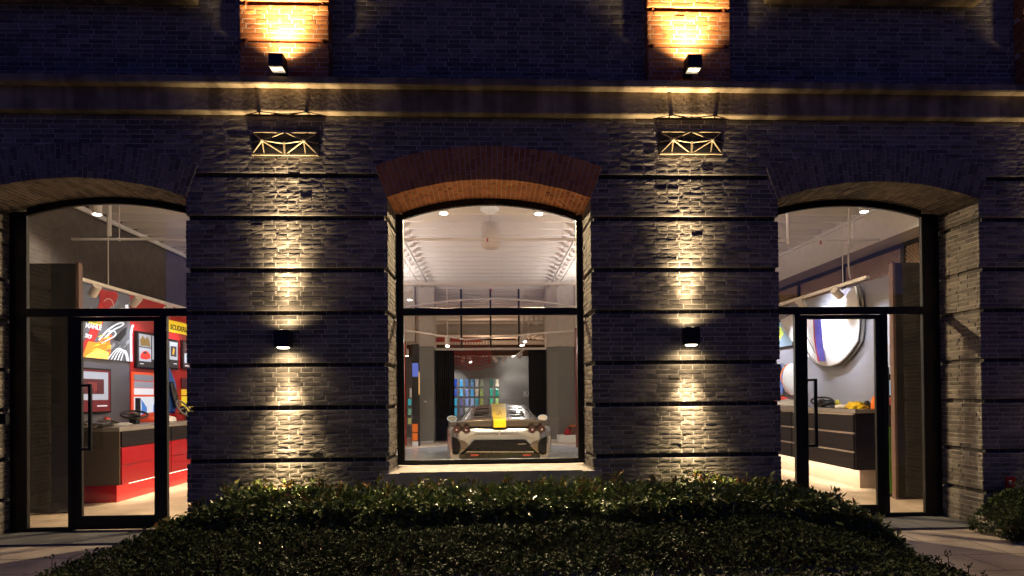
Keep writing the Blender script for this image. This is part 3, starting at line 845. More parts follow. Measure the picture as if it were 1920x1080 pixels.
tR = counter(1, 5.33, 5.52, 2.25, 7.5, 1.19, .30, 'right counter with dark drawers over a tan lit plinth', {'plinth': M['plinth']}, M['drawer'])
H = 1.19-.06-.30
for y0 in (2.27, 4.0, 5.75):
    for k in range(3):
        MB().box(5.305, 5.33, y0+.01, y0+1.72, .30+H*k/3+.004, .30+H*(k+1)/3-.03).build('drawer', M['drawer'], tR, bevel=.003)
        MB().box(5.31, 5.33, y0+.01, y0+1.72, .30+H*(k+1)/3-.028, .30+H*(k+1)/3-.006).build('drawer_trim', M['trim'], tR)
lamp('AREA', 'counter_strip_light', (5.42, 4.6, .285), 26, (1, .78, .52), tR, .05, (0, 0, -1), sizey=4.4)
MB().box(5.36, 5.40, 2.4, 7.3, .292, .298).build('light_strip', em((1, .8, .55), 9), tR)

# ---- left wall panels, pictures (flat panels standing on the wall plane)
def wrect(mb, X, s, u0, v0, u1, v1, d, th=.01, m=None):
    """box on the plane X whose camera-side corners follow picture columns u0,u1 and heights from v0 (at u0) .. v1"""
    a = onX(u0, v0, X); b = onX(u1, v1, X)
    y0, y1 = sorted((a.y, b.y)); z0, z1 = sorted((a.z, b.z))
    x0, x1 = sorted((X - s*d, X - s*(d+th)))
    mb.box(x0, x1, y0, y1, z0, z1, m=m); return (y0, y1, z0, z1)
def vx(u, v, X): return onX(u, v, X)
def LZ(u, v): return onX(u, v, -6).z
def LY(u): return onX(u, 700, -6).y
def RZ(u, v): return onX(u, v, 6).z
def RY(u): return onX(u, 700, 6).y
def panel(x, y0, y1, z0, z1, th, s=-1):
    q = sorted((x, x - s*th)); return (q[0], q[1], min(y0, y1), max(y0, y1), min(z0, z1), max(z0, z1))
# red cladding
rw = MB(); ya = LY(243)
rw.box(-6.0, -5.985, ya, 9, 1.06, 3.2)
tag(rw.build('red_wall_panel', M['redmatte']), 'red wall panel behind the screens at the left counter', 'wall panel')
# large car graphic
t = thing('wall_graphic', 'large graphic of a white and orange race car nose with red lettered stripe', 'graphic', (-6, 2.9, 1.9))
y0, y1 = LY(150), LY(241); z0, z1 = LZ(200, 674), 3.15
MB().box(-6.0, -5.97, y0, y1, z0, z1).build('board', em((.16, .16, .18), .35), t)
def gy(a): return y0+(y1-y0)*a
def gz(b): return z0+(z1-z0)*b
gx = -5.965
def poly(pts, mt, th=.004, lay=0, name='shape'):
    x = gx + lay*.004
    MB().prism([(x, gy(a), gz(b)) for a, b in pts], (th, 0, 0)).build(name, mt, t)
poly([(0, .18), (.10, .30), (.42, .98), (.62, 1.0), (.70, 1.0), (.34, .42), (.14, .1), (0, .02)], em((.55, .02, .02), .5), lay=0)
poly([(0, .02), (.10, .22), (.28, .22), (.52, .33), (.55, .12), (.5, .0), (.0, .0)], em((1, .30, .02), .8), lay=1)
poly([(.05, .02), (.3, .14), (.5, .10), (.48, .0), (.05, .0)], em((1, .55, .10), 1.6), lay=2)
def stroke(pts, r, mt, lay=3):
    x = gx+lay*.004; mb = MB()
    P = [Vector((x, gy(a), gz(b))) for a, b in pts]
    # smooth
    for _ in range(2):
        Q = [P[0]]
        for p, q in zip(P[:-1], P[1:]): Q += [p.lerp(q, .25), p.lerp(q, .75)]
        P = Q+[P[-1]]
    mb.path(P, r, 6); mb.build('outline', mt, t)
WH = em((.9, .9, .95), .9)
stroke([(.30, .26), (.45, .40), (.66, .53), (.84, .58), (.80, .52), (.60, .44), (.42, .30)], .012, WH)
stroke([(.35, .22), (.52, .30), (.66, .36), (.63, .43), (.5, .40)], .010, WH)
for k in range(5): stroke([(.48+.07*k, .0), (.58+.06*k, .10+.01*k), (.72+.035*k, .20-.01*k), (.86+.01*k, .12), (.90+.01*k, .0)], .008, WH)
poly([(.60, .30), (.80, .46), (.9, .52), (.88, .40), (.74, .28)], M['black'], lay=2)
poly([(.30, .24), (.55, .36), (.60, .32), (.40, .22)], em((1, .12, .04), 1.0), lay=3)
random.seed(21)
for k in range(16):
    a_, b_ = random.uniform(.45, .92), random.uniform(.05, .95); L_ = random.uniform(.06, .2); g_ = random.uniform(.02, .4)
    poly([(a_, b_), (a_+L_, b_+L_*.7), (a_+L_+.02, b_+L_*.5), (a_+.03, b_-.04)], em((g_, g_, g_*1.08), .5), lay=1)
for k in range(10):
    a_, b_ = random.uniform(.1, .5), random.uniform(.08, .3); poly([(a_, b_), (a_+.12, b_+.05), (a_+.14, b_+.03)], em((1, random.uniform(.1, .7), .05), 1.2), lay=4)
stroke([(1.0, .0), (.99, .25), (.99, .48), (1.04, .56)], .018, WH)
RL = Matrix(((0, 0, 1), (1, 0, 0), (0, 1, 0)))   # text on a wall facing +X
def ltxt(s, size, a, b, mt, lay=4, rot=0, shear=.2):
    R = RL @ Matrix.Rotation(rad(rot), 3, 'Z'); return text_mesh(s, size, (gx+lay*.004, gy(a), gz(b)), R, mt, t, 'lettering', .001, 'LEFT', shear, .001)
ltxt('MAHLE', .11, .03, .40, WH); ltxt('PIRELLI', .07, .12, .485, M['black'], lay=5)
poly([(.10, .465), (.12, .53), (.36, .53), (.34, .465)], em((.9, .6, .05), .7), lay=3)
ltxt('MAGNETI', .06, .15, .575, WH); ltxt('NGK', .10, .12, .62, WH)
ltxt('SKF', .09, .02, .27, WH, rot=-8)
# emblem shield shape high up, seen over the transom
poly([(.30, .99), (.72, .97), (.62, .80), (.45, .72), (.33, .80)], em((.5, .01, .01), .4), lay=2)
stroke([(.40, .82), (.48, .88), (.58, .86), (.60, .78)], .006, em((.7, .4, .3), .6), 4)
poly([(.86, .84), (.93, .86), (.95, .74), (.88, .72)], WH, lay=2)

def screen(X, s, u0, u1, v0, v1, ref_u, label, content, name='wall_screen', bezel=.025, d=.0):
    """flat screen on wall plane X; content(builder, y0,y1,z0,z1,x)"""
    fn = onX
    a = fn(u0, v0, X); b = fn(u1, v0, X); z1 = fn(ref_u, v0, X).z; z0 = fn(ref_u, v1, X).z
    y0, y1 = sorted((a.y, b.y)); ym = (y0+y1)/2
    t = thing(name, label, 'screen', (X, ym, z0), 'screens on the shop walls')
    x0 = X - s*.0; q = sorted((X-s*.015, X-s*.06))
    MB().box(q[0], q[1], y0, y1, z0, z1).build('casing', M['gloss'], t, bevel=.004)
    xs = X-s*.0625
    def img(a0, b0, a1, b1, col, st=.9, lay=0, nm='image', poly=None):
        x = xs - s*.0015*lay
        fy = (lambda a: y0+bezel+(y1-y0-2*bezel)*a) if s < 0 else (lambda a: y1-bezel-(y1-y0-2*bezel)*a)
        fz = lambda b: z0+bezel+(z1-z0-2*bezel)*b
        pts = poly or [(a0, b0), (a1, b0), (a1, b1), (a0, b1)]
        mt = em(col, st) if isinstance(col, tuple) else col
        return MB().prism([(x, fy(a), fz(b)) for a, b in pts], (-s*.001, 0, 0)).build(nm, mt, t)
    content(img); return t, y0, y1, z0, z1, xs
def c_shoes(img):
    img(0, 0, 1, 1, (.02, .015, .02), .6)
    img(.05, .60, .46, .97, (.35, .36, .4), .8, 1); img(.05, .17, .46, .57, (.42, .45, .55), 1.0, 1)
    img(0, 0, 0, 0, (.22, .13, .03), .7, 2, 'image', [(.10, .62), (.08, .80), (.17, .93), (.26, .82), (.27, .64)])
    img(0, 0, 0, 0, (.25, .15, .04), .7, 2, 'image', [(.27, .64), (.26, .84), (.33, .92), (.40, .78), (.43, .62)])
    img(0, 0, 0, 0, (.75, .03, .02), 1., 2, 'image', [(.08, .27), (.10, .36), (.18, .46), (.28, .49), (.38, .44), (.44, .36), (.43, .28), (.3, .23), (.15, .23)])
    img(0, 0, 0, 0, (.03, .03, .05), .5, 3, 'image', [(.17, .40), (.22, .46), (.30, .45), (.27, .39)])
    img(.5, .25, .97, .97, (.38, .40, .46), .9, 1)
    img(.56, .62, .9, .88, (.6, .03, .03), .9, 2); img(.58, .30, .92, .52, (.05, .3, .08), .8, 2)
    img(.08, .08, .20, .105, (.8, .8, .85), .9, 2)
screen(-6, -1, 249, 305, 620, 690, 250, 'screen with brown shoes and a red sports car picture on the red wall', c_shoes)
def c_two(img):
    img(0, 0, 1, 1, (.02, .015, .02), .6); img(.1, .3, .92, .95, (.42, .45, .5), .9, 1); img(.2, .42, .8, .8, (.04, .04, .06), .5, 2)
    img(0, 0, 0, 0, (.7, .35, .03), 1., 3, 'image', [(.35, .5), (.45, .75), (.62, .68), (.5, .48)]); img(.5, .14, .85, .17, (.8, .8, .85), .9, 2)
screen(-6, -1, 308, 329, 636, 692, 315, 'screen with an orange part on a pale picture, between two other screens', c_two)
def c_three(img):
    img(0, 0, 1, 1, (.04, .01, .015), .6); img(.06, .58, .95, .97, (.05, .03, .04), .8, 1)
    for k in range(14):
        a = random.uniform(.1, .85); b = random.uniform(.62, .93); img(a, b, a+.06, b+.03, (.6, .08, .06), .8, 2)
    img(.06, .18, .95, .55, (.5, .55, .65), 1., 1)
    img(0, 0, 0, 0, (.05, .05, .06), .6, 2, 'image', [(.15, .3), (.3, .45), (.6, .48), (.9, .38), (.8, .25), (.4, .22)])
    img(.08, .06, .3, .1, (.8, .8, .85), .9, 2)
screen(-6, -1, 336, 372, 638, 692, 340, 'screen with red speckled picture, nearest the brick pier', c_three)
def c_big(img):
    img(0, 0, 1, 1, (.16, .005, .01), .6); img(.0, .28, .93, .95, (.40, .43, .52), .9, 1); img(.0, .42, .80, .78, (.10, .01, .015), .6, 2)
    for k in range(5): img(.35+.05*k, .45+.05*(k%3), .38+.05*k, .70, (.35, .05, .04), .7, 3)
    img(.6, .12, .9, .15, (.8, .8, .85), .9, 2)
screen(-6, -1, 130, 201, 692, 774, 195, 'screen with dark red frame and pale picture, under the race car graphic', c_big)
# yellow banner
a = LY(313); b = LY(362)
t = thing('yellow_banner', 'yellow banner with black lettering high on the red wall', 'banner', (-6, (a+b)/2, 2.6))
zA, zB = LZ(316, 622), LZ(316, 600)
MB().box(-5.985, -5.97, a, b, zA, zB).build('banner_board', em((.85, .55, .02), .9), t)  # banner brightened by glow in its colour
text_mesh('SCUDERIA', .135, (-5.966, a+.05, zA+.05), RL, M['black'], t, 'lettering', .001, 'LEFT', .2, .003)
# swatch panels on the red wall
def swatch(u0, u1, v0, v1, ref, col, label, st=.7, extra=None):
    a, b = LY(u0), LY(u1); z1, z0 = LZ(ref, v0), LZ(ref, v1)
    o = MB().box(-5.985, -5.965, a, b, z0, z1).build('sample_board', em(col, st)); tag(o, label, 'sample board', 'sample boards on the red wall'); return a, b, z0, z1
MB_o = MB().box(-5.985, -5.975, LY(244), LY(312), LZ(250, 776), LZ(250, 697)); tag(MB_o.build('wall_board', em((.85, .09, .02), .7)), 'bright orange red panel round the sample boards', 'wall panel')  # glow put into the panel's colour
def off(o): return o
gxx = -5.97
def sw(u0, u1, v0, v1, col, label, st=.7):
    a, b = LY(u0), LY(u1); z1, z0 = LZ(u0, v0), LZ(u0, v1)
    tag(MB().box(-5.974, -5.955, a, b, z0, z1).build('sample_board', em(col, st)), label, 'sample board', 'sample boards on the red wall')  # boards carry some glow in their colour
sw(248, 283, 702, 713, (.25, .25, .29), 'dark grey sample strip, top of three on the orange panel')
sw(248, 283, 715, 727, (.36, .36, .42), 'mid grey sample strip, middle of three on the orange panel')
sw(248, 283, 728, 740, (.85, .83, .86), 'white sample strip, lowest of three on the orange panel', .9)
# white seat picture with blue stripes
t = thing('seat_picture', 'white seat picture with two blue curved stripes behind the steering wheel', 'picture', (-5.96, LY(265), 1.3))
a, b = LY(248), LY(300); z1, z0 = LZ(250, 744), LZ(250, 786)
MB().box(-5.974, -5.955, a, b, z0, z1).build('board', em((.8, .82, .88), .9), t)  # picture made self-lit through its colour
for k in (.30, .72):
    MB().prism([(-5.953, a+(b-a)*(k-.10), z0), (-5.953, a+(b-a)*(k-.08), z0+(z1-z0)*.6), (-5.953, a+(b-a)*(k+ (.08 if k > .5 else -.10)), z0+(z1-z0)*.9), (-5.953, a+(b-a)*(k+.10), z0+(z1-z0)*.5), (-5.953, a+(b-a)*(k+.10), z0)], (.002, 0, 0)).build('stripe', em((.08, .25, .7), .8), t)
MB().box(-5.954, -5.95, a, a+(b-a)*.18, z0, z1-.02).build('dark_edge', M['black'], t)
sw(337, 372, 709, 728, (.07, .01, .015), 'dark sample board beside the blue seat'); sw(337, 372, 730, 741, (.85, .5, .03), 'yellow sample strip beside the blue seat', .8)
sw(337, 372, 743, 775, (.9, .62, .03), 'yellow sample board lowest beside the blue seat', .8)

# blue bucket seat on counter
def at_counter(u, v, X): return onX(u, v, X)
t = thing('bucket_seat', 'small bright blue bucket seat standing on the left counter', 'seat', (-5.5, onX(325, 780, -5.5).y, 1.06))
p = t.location; 
def seat_back(mb, c, h, w, tilt, m=None):
    def fn(a, b):
        ww = w*(.5+.5*math.sin(min(1, b*1.25)*math.pi*.72))*(1-.35*max(0, b-.75)/.25)
        x = (a-.5)*ww; return (c.x + .06*(1-4*(a-.5)**2)*-1 + .10*b*tilt, c.y + x, c.z + h*b)
    mb.grid(fn, 10, 12)
mb = MB(); seat_back(mb, p+Vector((-.05, 0, .12)), .80, .42, -1); o = mb.build('shell', M['blue'], t, smooth=True)
md = o.modifiers.new('s', 'SOLIDIFY'); md.thickness = .07
mb = MB(); seat_back(mb, p+Vector((.035, .08, .22)), .45, .16, -1); o = mb.build('cushion', M['black'], t, smooth=True); md = o.modifiers.new('s', 'SOLIDIFY'); md.thickness = .03
MB().hexa([(p.x-.05, p.y-.18, p.z), (p.x+.15, p.y-.16, p.z), (p.x+.15, p.y+.16, p.z), (p.x-.05, p.y+.18, p.z), (p.x-.05, p.y-.18, p.z+.13), (p.x+.15, p.y-.15, p.z+.11), (p.x+.15, p.y+.15, p.z+.11), (p.x-.05, p.y+.18, p.z+.13)]).build('seat_base', M['red'], t, bevel=.02)

def wheel(u, v, X, z, R, rot, label, rim=M['black']):
    c = onX(u, v, X); c.z = z
    t = thing('steering_wheel', label, 'steering wheel', c, 'steering wheels on the counters')
    c = Vector(c)
    MB().torus(c, R, .017, 32, 8, rot).build('rim', rim, t, smooth=True)
    sp = MB()
    for a in (200, 340, 270):
        d = Vector((math.cos(rad(a)), math.sin(rad(a)), 0)); sp.bar(c+rot@(d*.04), c+rot@(d*R), .035, .014)
    sp.build('spoke', rim, t)
    MB().lathe([(0, .025), (.05, .022), (.065, .0), (.06, -.03), (0, -.035)], c, 20, rot=rot).build('hub', M['gloss'], t, smooth=True)
    MB().box(c.x-.05, c.x+.05, c.y-.05, c.y+.05, (1.06 if X < 0 else 1.19), c.z-.03).build('stand', M['black'], t)
wheel(252, 780, -5.45, 1.20, .17, Matrix.Rotation(rad(14), 3, 'X') @ Matrix.Rotation(rad(12), 3, 'Y'), 'black flat steering wheel lying on the left counter')
wheel(345, 772, -5.40, 1.26, .17, Matrix.Rotation(rad(55), 3, 'Y'), 'grey rimmed steering wheel tilted up beside the blue seat', mat('grey_leather', (.2, .2, .22), .4))
wheel(1541, 769, 5.55, 1.30, .16, Matrix.Rotation(rad(-12), 3, 'Y') @ Matrix.Rotation(rad(18), 3, 'X'), 'black steering wheel lying at the far end of the right counter')

def lump(name, label, cat, c, sx, sy, sz, mt, amp=.3, seed=1, nu=24, nv=12):
    mb = MB()
    def fn(a, b):
        A = a*2*math.pi; B = b*math.pi; n = Vector((math.sin(B)*math.cos(A), math.sin(B)*math.sin(A), math.cos(B)))
        k = 1+amp*noise.noise(n*2.3+Vector((seed, 0, 0)))+amp*.5*noise.noise(n*6+Vector((seed, 3, 0)))
        return (c[0]+n.x*sx*k, c[1]+n.y*sy*k, c[2]+max(0, n.z*k*.9+.35)*sz)
    mb.grid(fn, nu, nv); return tag(mb.build(name, mt, smooth=True), label, cat)
# objects on left counter
def onC(u, X, z): p = onX(u, 760, X); return (p.x, p.y, z)
lump('bodywork_part', 'glossy black carbon part lying at the near end of the left counter', 'car part', onC(178, -5.35, 1.06), .13, .42, .085, M['gloss'], .35, 3)
lump('glove', 'red and green glove beside the black carbon part on the left counter', 'glove', onC(204, -5.4, 1.06), .07, .09, .07, mat('green_cloth', (.1, .3, .18), .7), .5, 4)
lump('glove', 'small red glove tip behind the green one on the left counter', 'glove', onC(199, -5.5, 1.06), .06, .07, .09, M['redmatte'], .5, 5)
lump('folded_cloth', 'grey folded cloth between the glove and steering wheel on the left counter', 'cloth', onC(222, -5.3, 1.06), .12, .2, .035, mat('grey_cloth', (.3, .3, .33), .8), .5, 6)
lump('helmet_shell', 'orange red shell behind the black steering wheel on the left counter', 'helmet', onC(282, -5.7, 1.06), .16, .2, .12, em((.8, .08, .03), .4), .15, 8)  # shell is no lamp; its glow is in the colour
lump('car_model', 'small black and white model car on the left counter before the blue seat', 'model', onC(320, -5.2, 1.06), .06, .14, .075, M['wht'], .3, 9)

# ---- right wall: bonnet hung on wall
t = thing('car_bonnet', 'white car bonnet with blue and red stripe hung on the right wall', 'car bonnet', (5.9, RY(1570), 2.0))
def RP(u, v, x=5.86): q = onX(u, v, 6); return Vector((x, q.y, q.z))
outl = [(1476, 600), (1500, 588), (1545, 579), (1580, 567), (1603, 552), (1618, 536), (1624, 560), (1627, 590), (1626, 615), (1623, 640), (1612, 657), (1600, 672), (1588, 682), (1572, 687), (1557, 686), (1543, 680), (1530, 670), (1516, 655), (1494, 636), (1480, 615)]
pts = [RP(u, v) for u, v in outl]
cc = sum(pts, Vector())/len(pts)
mb = MB(); i0 = 0
rings = [1, .97, .85, .6, .3]
for k, r in enumerate(rings):
    for p in pts:
        q = cc.lerp(p, r); q.x = 5.86 - .09*(1-r**3); mb.v.append(tuple(q)); mb.t.append(.5)
n = len(pts)
for k in range(len(rings)-1):
    for j in range(n): mb.f.append((k*n+j, k*n+(j+1)%n, (k+1)*n+(j+1)%n, (k+1)*n+j)); mb.mi.append(0)
mb.f.append(tuple((len(rings)-1)*n+j for j in range(n))); mb.mi.append(0)
bo = mb.build('panel', mat('bonnet_white', (.88, .88, .9), .3), t, smooth=True); md = bo.modifiers.new('s', 'SOLIDIFY'); md.thickness = .03; md.offset = 1
mb = MB(); mb.prism([Vector((5.93, p.y, p.z)) + (p-cc)*.01 for p in pts], (.02, 0, 0)); mb.build('backing', M['greywall'], t)
def ribbon(name, us, mt, x=5.755):
    mb = MB(); 
    for (u0, u1, v), (w0, w1, v2) in zip(us[:-1], us[1:]):
        a, b, c2, d = RP(u0, v, x), RP(u1, v, x), RP(w1, v2, x), RP(w0, v2, x)
        mb.quad(a, b, c2, d)
    mb.build(name, mt, t)
ribbon('stripe', [(1551, 1564, 598), (1553, 1567, 630), (1556, 1569, 655), (1562, 1573, 677)], mat('stripe_blue', (.06, .05, .30), .4), 5.762)
ribbon('stripe', [(1548.5, 1551, 598), (1550, 1553, 630), (1553, 1556, 655), (1558, 1562, 677)], M['redmatte'], 5.763)
ribbon('stripe', [(1524, 1525.5, 598), (1530, 1531.5, 620), (1540, 1541.5, 640), (1552, 1553.5, 662)], M['black'], 5.766)
ribbon('stripe', [(1527, 1529, 640), (1534, 1536, 658), (1541, 1543, 670), (1552, 1553, 677)], M['black'], 5.78)

# screens right
def c_r1(img):
    img(0, 0, 1, 1, (.22, .32, .42), .9)
    img(0, 0, 0, 0, (.55, .65, .1), 1., 1, 'image', [(.62, .5), (.72, .85), (.8, .8), (.85, .5), (.75, .25)])
    img(.1, .15, .3, .8, (.7, .8, .8), .9, 1)
screen(6, 1, 1400, 1492, 600, 652, 1476, 'screen with green and pale pictures beyond the left glass of the right window', c_r1)
def c_r2(img): img(0, 0, 1, 1, (.35, .4, .45), .9); img(.2, .2, .7, .6, (.05, .1, .08), .5, 1)
screen(6, 1, 1448, 1467, 684, 694, 1462, 'small pale screen, top of the column behind the blue jacket', c_r2, bezel=.01)
screen(6, 1, 1448, 1467, 697, 707, 1462, 'small pale screen, middle of the column behind the blue jacket', c_r2, bezel=.01)
screen(6, 1, 1448, 1467, 710, 720, 1462, 'small pale screen, lowest of the column behind the blue jacket', c_r2, bezel=.01)
# blue jacket hanging
t = thing('hanging_jacket', 'blue jacket hanging from a peg on the right wall', 'jacket', (5.9, RY(1472), 1.4))
a, b, c2, d = RP(1473, 684, 5.93), RP(1479, 735, 5.88), RP(1470, 752, 5.86), RP(1463, 745, 5.88)
mb = MB()
def fn(s, q):
    top = a + Vector((0, (s-.5)*.06, 0)); bot = d.lerp(b, s); p = top.lerp(bot, q**.8); p.x += .035*math.sin(s*19+q*3)*q; return p
mb.grid(fn, 16, 10); o = mb.build('cloth', M['denim'], t, smooth=True)
MB().tube(a+Vector((.08, 0, 0)), a+Vector((-.04, 0, .02)), .01).build('peg', M['chrome'], t)
# white shell seat with orange stripe
t = thing('shell_seat', 'white rounded shell seat with a thin orange stripe on the right wall', 'seat', (5.85, RY(1487), 1.3))
def fn(s, q):
    y0, y1 = RY(1498), RY(1478.5); A = s*2*math.pi; r = q
    ce = (abs(math.cos(A))**.6)*(1 if math.cos(A) > 0 else -1); se = (abs(math.sin(A))**.6)*(1 if math.sin(A) > 0 else -1)
    z0, z1 = RZ(1486, 741), RZ(1486, 681)
    return (5.95-.15*(1-r**2.5), (y0+y1)/2+ce*r*(y1-y0)/2, (z0+z1)/2+se*r*(z1-z0)/2)
MB().grid(fn, 32, 8).build('shell', em((.9, .88, .86), .35), t, smooth=True)  # seat brightened by a faint glow in the colour
mb = MB(); P = []
for k in range(13):
    q = k/12; zz = RZ(1486, 682)*(1-q)+RZ(1486, 740)*q; yv = RY(1484.5)+.07*math.sin(q*5.5); P.append((5.80 + .13*abs(q-.5)**2*4, yv, zz))
mb.path(P, .012).build('stripe', M['orange'], t)
MB().box(5.94, 5.99, RY(1502), RY(1459), RZ(1476, 775), RZ(1476, 741)).build('dark_back', M['darkwall'], t)
# things on the right counter
zc = 1.19
lump('red_case', 'red case with a painted glow at the far end of the right counter', 'case', onC(1466, 5.75, zc), .1, .25, .14, em((.8, .05, .02), .5), .2, 11)  # case is made to glow through its material
lump('white_cover', 'white crumpled cover lying on the right counter by the door stile', 'cover', onC(1478, 5.55, zc), .14, .5, .10, M['wht'], .2, 12)
lump('bottle', 'small grey pot beside the steering wheel on the right counter', 'pot', onC(1546, 5.75, zc), .03, .03, .12, mat('potgrey', (.3, .3, .3), .5), .05, 13)
lump('cap', 'black cap with yellow edge in the middle of the right counter', 'cap', onC(1558, 5.7, zc), .07, .09, .10, M['black'], .3, 14)
lump('yellow_pouch', 'small lime yellow pouch behind the black cap on the right counter', 'pouch', onC(1570, 5.78, zc), .05, .07, .10, mat('lime', (.7, .65, .1), .5), .3, 15)
lump('carbon_offcut', 'black carbon pieces lying flat beside the black cap on the right counter', 'car part', onC(1563, 5.5, zc), .09, .2, .035, M['gloss'], .6, 16)
lump('folded_cloth', 'white folded cloth left of the yellow caliper on the right counter', 'cloth', onC(1580, 5.5, zc), .10, .12, .05, M['wht'], .4, 17)
lump('brake_caliper', 'bumpy bright yellow brake caliper on the right counter', 'brake caliper', onC(1607, 5.5, zc), .10, .17, .085, M['yellow'], .5, 18, 40, 20)
lump('black_part', 'black part at the right end of the yellow caliper', 'car part', onC(1625, 5.62, zc), .05, .06, .10, M['black'], .2, 19)
lump('orange_box', 'orange and yellow box at the near end of the right counter', 'box', onC(1640, 5.6, zc), .05, .05, .16, M['orange'], .05, 20)

# small screens seen through the right side pane
def c_s(img): img(0, 0, 1, 1, (.3, .4, .5), .9); img(.3, .2, .7, .7, (.05, .2, .1), .6, 1)
a, b = onY(1667, 680, 1.53), onY(1679, 680, 1.53)
t = thing('display_tower', 'narrow display tower with small screens and green base inside the right window', 'display', (a.x, 1.7, 0))
MB().box(onY(1667, 700, 1.75).x, onY(1681, 700, 1.75).x, 1.75, 1.85, 0, 1.78).build('tower_body', M['gloss'], t)
for v0, v1, c in ((685, 701, (.4, .5, .6)), (713, 741, (.3, .5, .7)), (745, 760, (.3, .04, .03))):
    q0, q1 = onY(1668, v0, 1.745), onY(1678, v1, 1.745); MB().box(q0.x, q1.x, 1.742, 1.749, q1.z, q0.z).build('small_screen', em(c, .8), t)
q0, q1 = onY(1667, 800, 1.745), onY(1681, 925, 1.745); MB().box(q0.x, q1.x, 1.742, 1.749, q1.z, q0.z).build('green_panel', M['green'], t)

# ---- track lights ----------------------------------------------------------------
SP = []
def track(p0, p1, heads, label, e=0, rods=True, name='track_light', size=.055, hl=.16, ecol=(1, .93, .85)):
    p0, p1 = Vector(p0), Vector(p1)
    t = thing(name, label, 'track light', p0, 'white spotlight tracks')
    MB().bar(p0, p1, .05, .04).build('rail', M['track'], t)
    if rods:
        r = MB()
        for k in (.08, .5, .92): q = p0.lerp(p1, k); r.tube(q, (q.x, q.y, CZL+.05), .006, 6)
        r.build('hanging_rod', M['track'], t)
    for k, aim in heads:
        q = p0.lerp(p1, k); aim = Vector(aim).normalized(); c = q+Vector((0, 0, -.10))
        h = MB(); h.tube(q, q+Vector((0, 0, -.07)), .012); h.tube(c-aim*hl*.5, c+aim*hl*.5, size, 16); ho = h.build('spotlight', M['track'], t)
        sub_of(MB().tube(c+aim*(hl*.5+.001), c+aim*(hl*.5+.004), size*.75, 16).build('lens', em((1, .93, .85), 14), t), ho)
        if e: lamp('SPOT', 'spot_bulb', c+aim*(hl*.5+.03), e, ecol, t, .03, aim, 75, .8)
    return t
p0 = onX(150, 523, -5.3); p1 = Vector((p0.x, 8.5, p0.z))
track(p0, p1, [(.04, (-.75, .35, -.8)), (.17, (-.8, .3, -.7)), (.29, (-.8, .3, -.7)), (.5, (-.8, 0, -.7)), (.75, (-.8, 0, -.7))], 'white spotlight track over the left counter', 62, ecol=(.86, .9, 1))
p0 = onX(1628, 519, 5.1); p1 = Vector((p0.x, 8.5, p0.z))
track(p0, p1, [(.10, (.8, .25, -.6)), (.24, (.8, .3, -.7)), (.40, (.8, .3, -.7)), (.6, (.8, 0, -.7)), (.8, (.8, 0, -.7))], 'white spotlight track over the right counter', 130, ecol=(.9, .92, 1))
lamp('SPOT', 'added_bonnet_spot', Vector((5.1, 3.3, 3.0)), 1500, (.92, .95, 1), None, .03, (.8, .35, -.25), 70, .8)  # extra spot without a fixture, added to brighten the bonnet
# cable hanging to right track
t = thing('power_cable', 'pale hanging power cable dropping to the right spotlight track', 'cable', (5.1, 3, 3.2))
a = onY(1593, 385, 3.2); P = [Vector((onY(1590+d, v, 3.2).x, 3.2, onY(1590, v, 3.2).z)) for d, v in ((2, 360), (2, 400), (1, 430), (2, 457), (0, 470), (1, 495), (2, 510), (5, 523))]
MB().path(P, .014, 8).build('cord', M['track'], t); q = onY(1592, 463, 3.2)
MB().box(q.x-.05, q.x+.05, 3.17, 3.23, q.z-.02, q.z+.02).build('clip', M['track'], t)

# ---- ceiling cans that light the room and shine out through the panes
def can(u, v, Y, label, e, aim=(0, -.3, -1), ang=150, col=(1, .84, .62), r=.07, drop=True):
    p = onY(u, v, Y)
    t = thing('ceiling_spot', label, 'ceiling spotlight', p, 'bright ceiling spotlights near the windows')
    MB().tube(p+Vector((0, 0, .01)), p+Vector((0, 0, .24)), r, 18).build('housing', M['track'], t)
    if p.z+.24 < CZL: MB().tube(p+Vector((0, 0, .24)), (p.x, p.y, CZL+.02), .012, 8).build('stem', M['track'], t)
    MB().tube(p+Vector((0, 0, .006)), p+Vector((0, 0, .002)), r*.8, 18).build('lens', em((1, .9, .75), 40), t)
    lamp('SPOT', 'spot_bulb', p+Vector((0, 0, -.02)), e, col, t, .035, aim, ang, .6)
can(182, 403, 3.6, 'white ceiling spotlight in the left window', 150)
can(1620, 398, 3.6, 'white ceiling spotlight in the right window', 150)
can(832, 401, 2.9, 'left of the two star bright spotlights at the top of the central window', 1400, (-.1, -.55, -.95), 155, (1, .74, .42))
can(1010, 402, 2.9, 'right of the two star bright spotlights at the top of the central window', 1400, (.1, -.55, -.95), 155, (1, .74, .42))
can(768, 563, 8.5, 'low bright spotlight at the left edge of the central window', 120, (0, -.3, -1))

# added fill lamps, built as pendant tubes, to brighten the ceiling
def ceiling_fill(x, y0, y1, z, e, label, col=(1, .89, .80)):
    t = thing('added_uplight', label, 'added fill light', (x, y0, z), 'added fill lamps washing the ceiling')
    MB().box(x-.04, x+.04, y0, y1, z-.03, z+.02).build('body', M['track'], t)
    MB().box(x-.03, x+.03, y0+.02, y1-.02, z+.021, z+.026).build('diffuser', em(col, 3), t)
    r = MB()
    for y in (y0+.2, y1-.2): r.tube((x, y, z+.02), (x, y, CZL), .005, 6)
    r.build('hanging_rod', M['track'], t)
    lamp('AREA', 'added_fill_lamp', (x, (y0+y1)/2, z+.04), e, col, t, .06, (0, 0, 1), sizey=(y1-y0))
ceiling_fill(-2.9, 3, 10, 4.0, 240, 'added ceiling fill light hung left of the central window')
ceiling_fill(2.9, 3, 10, 4.0, 240, 'added ceiling fill light hung right of the central window')

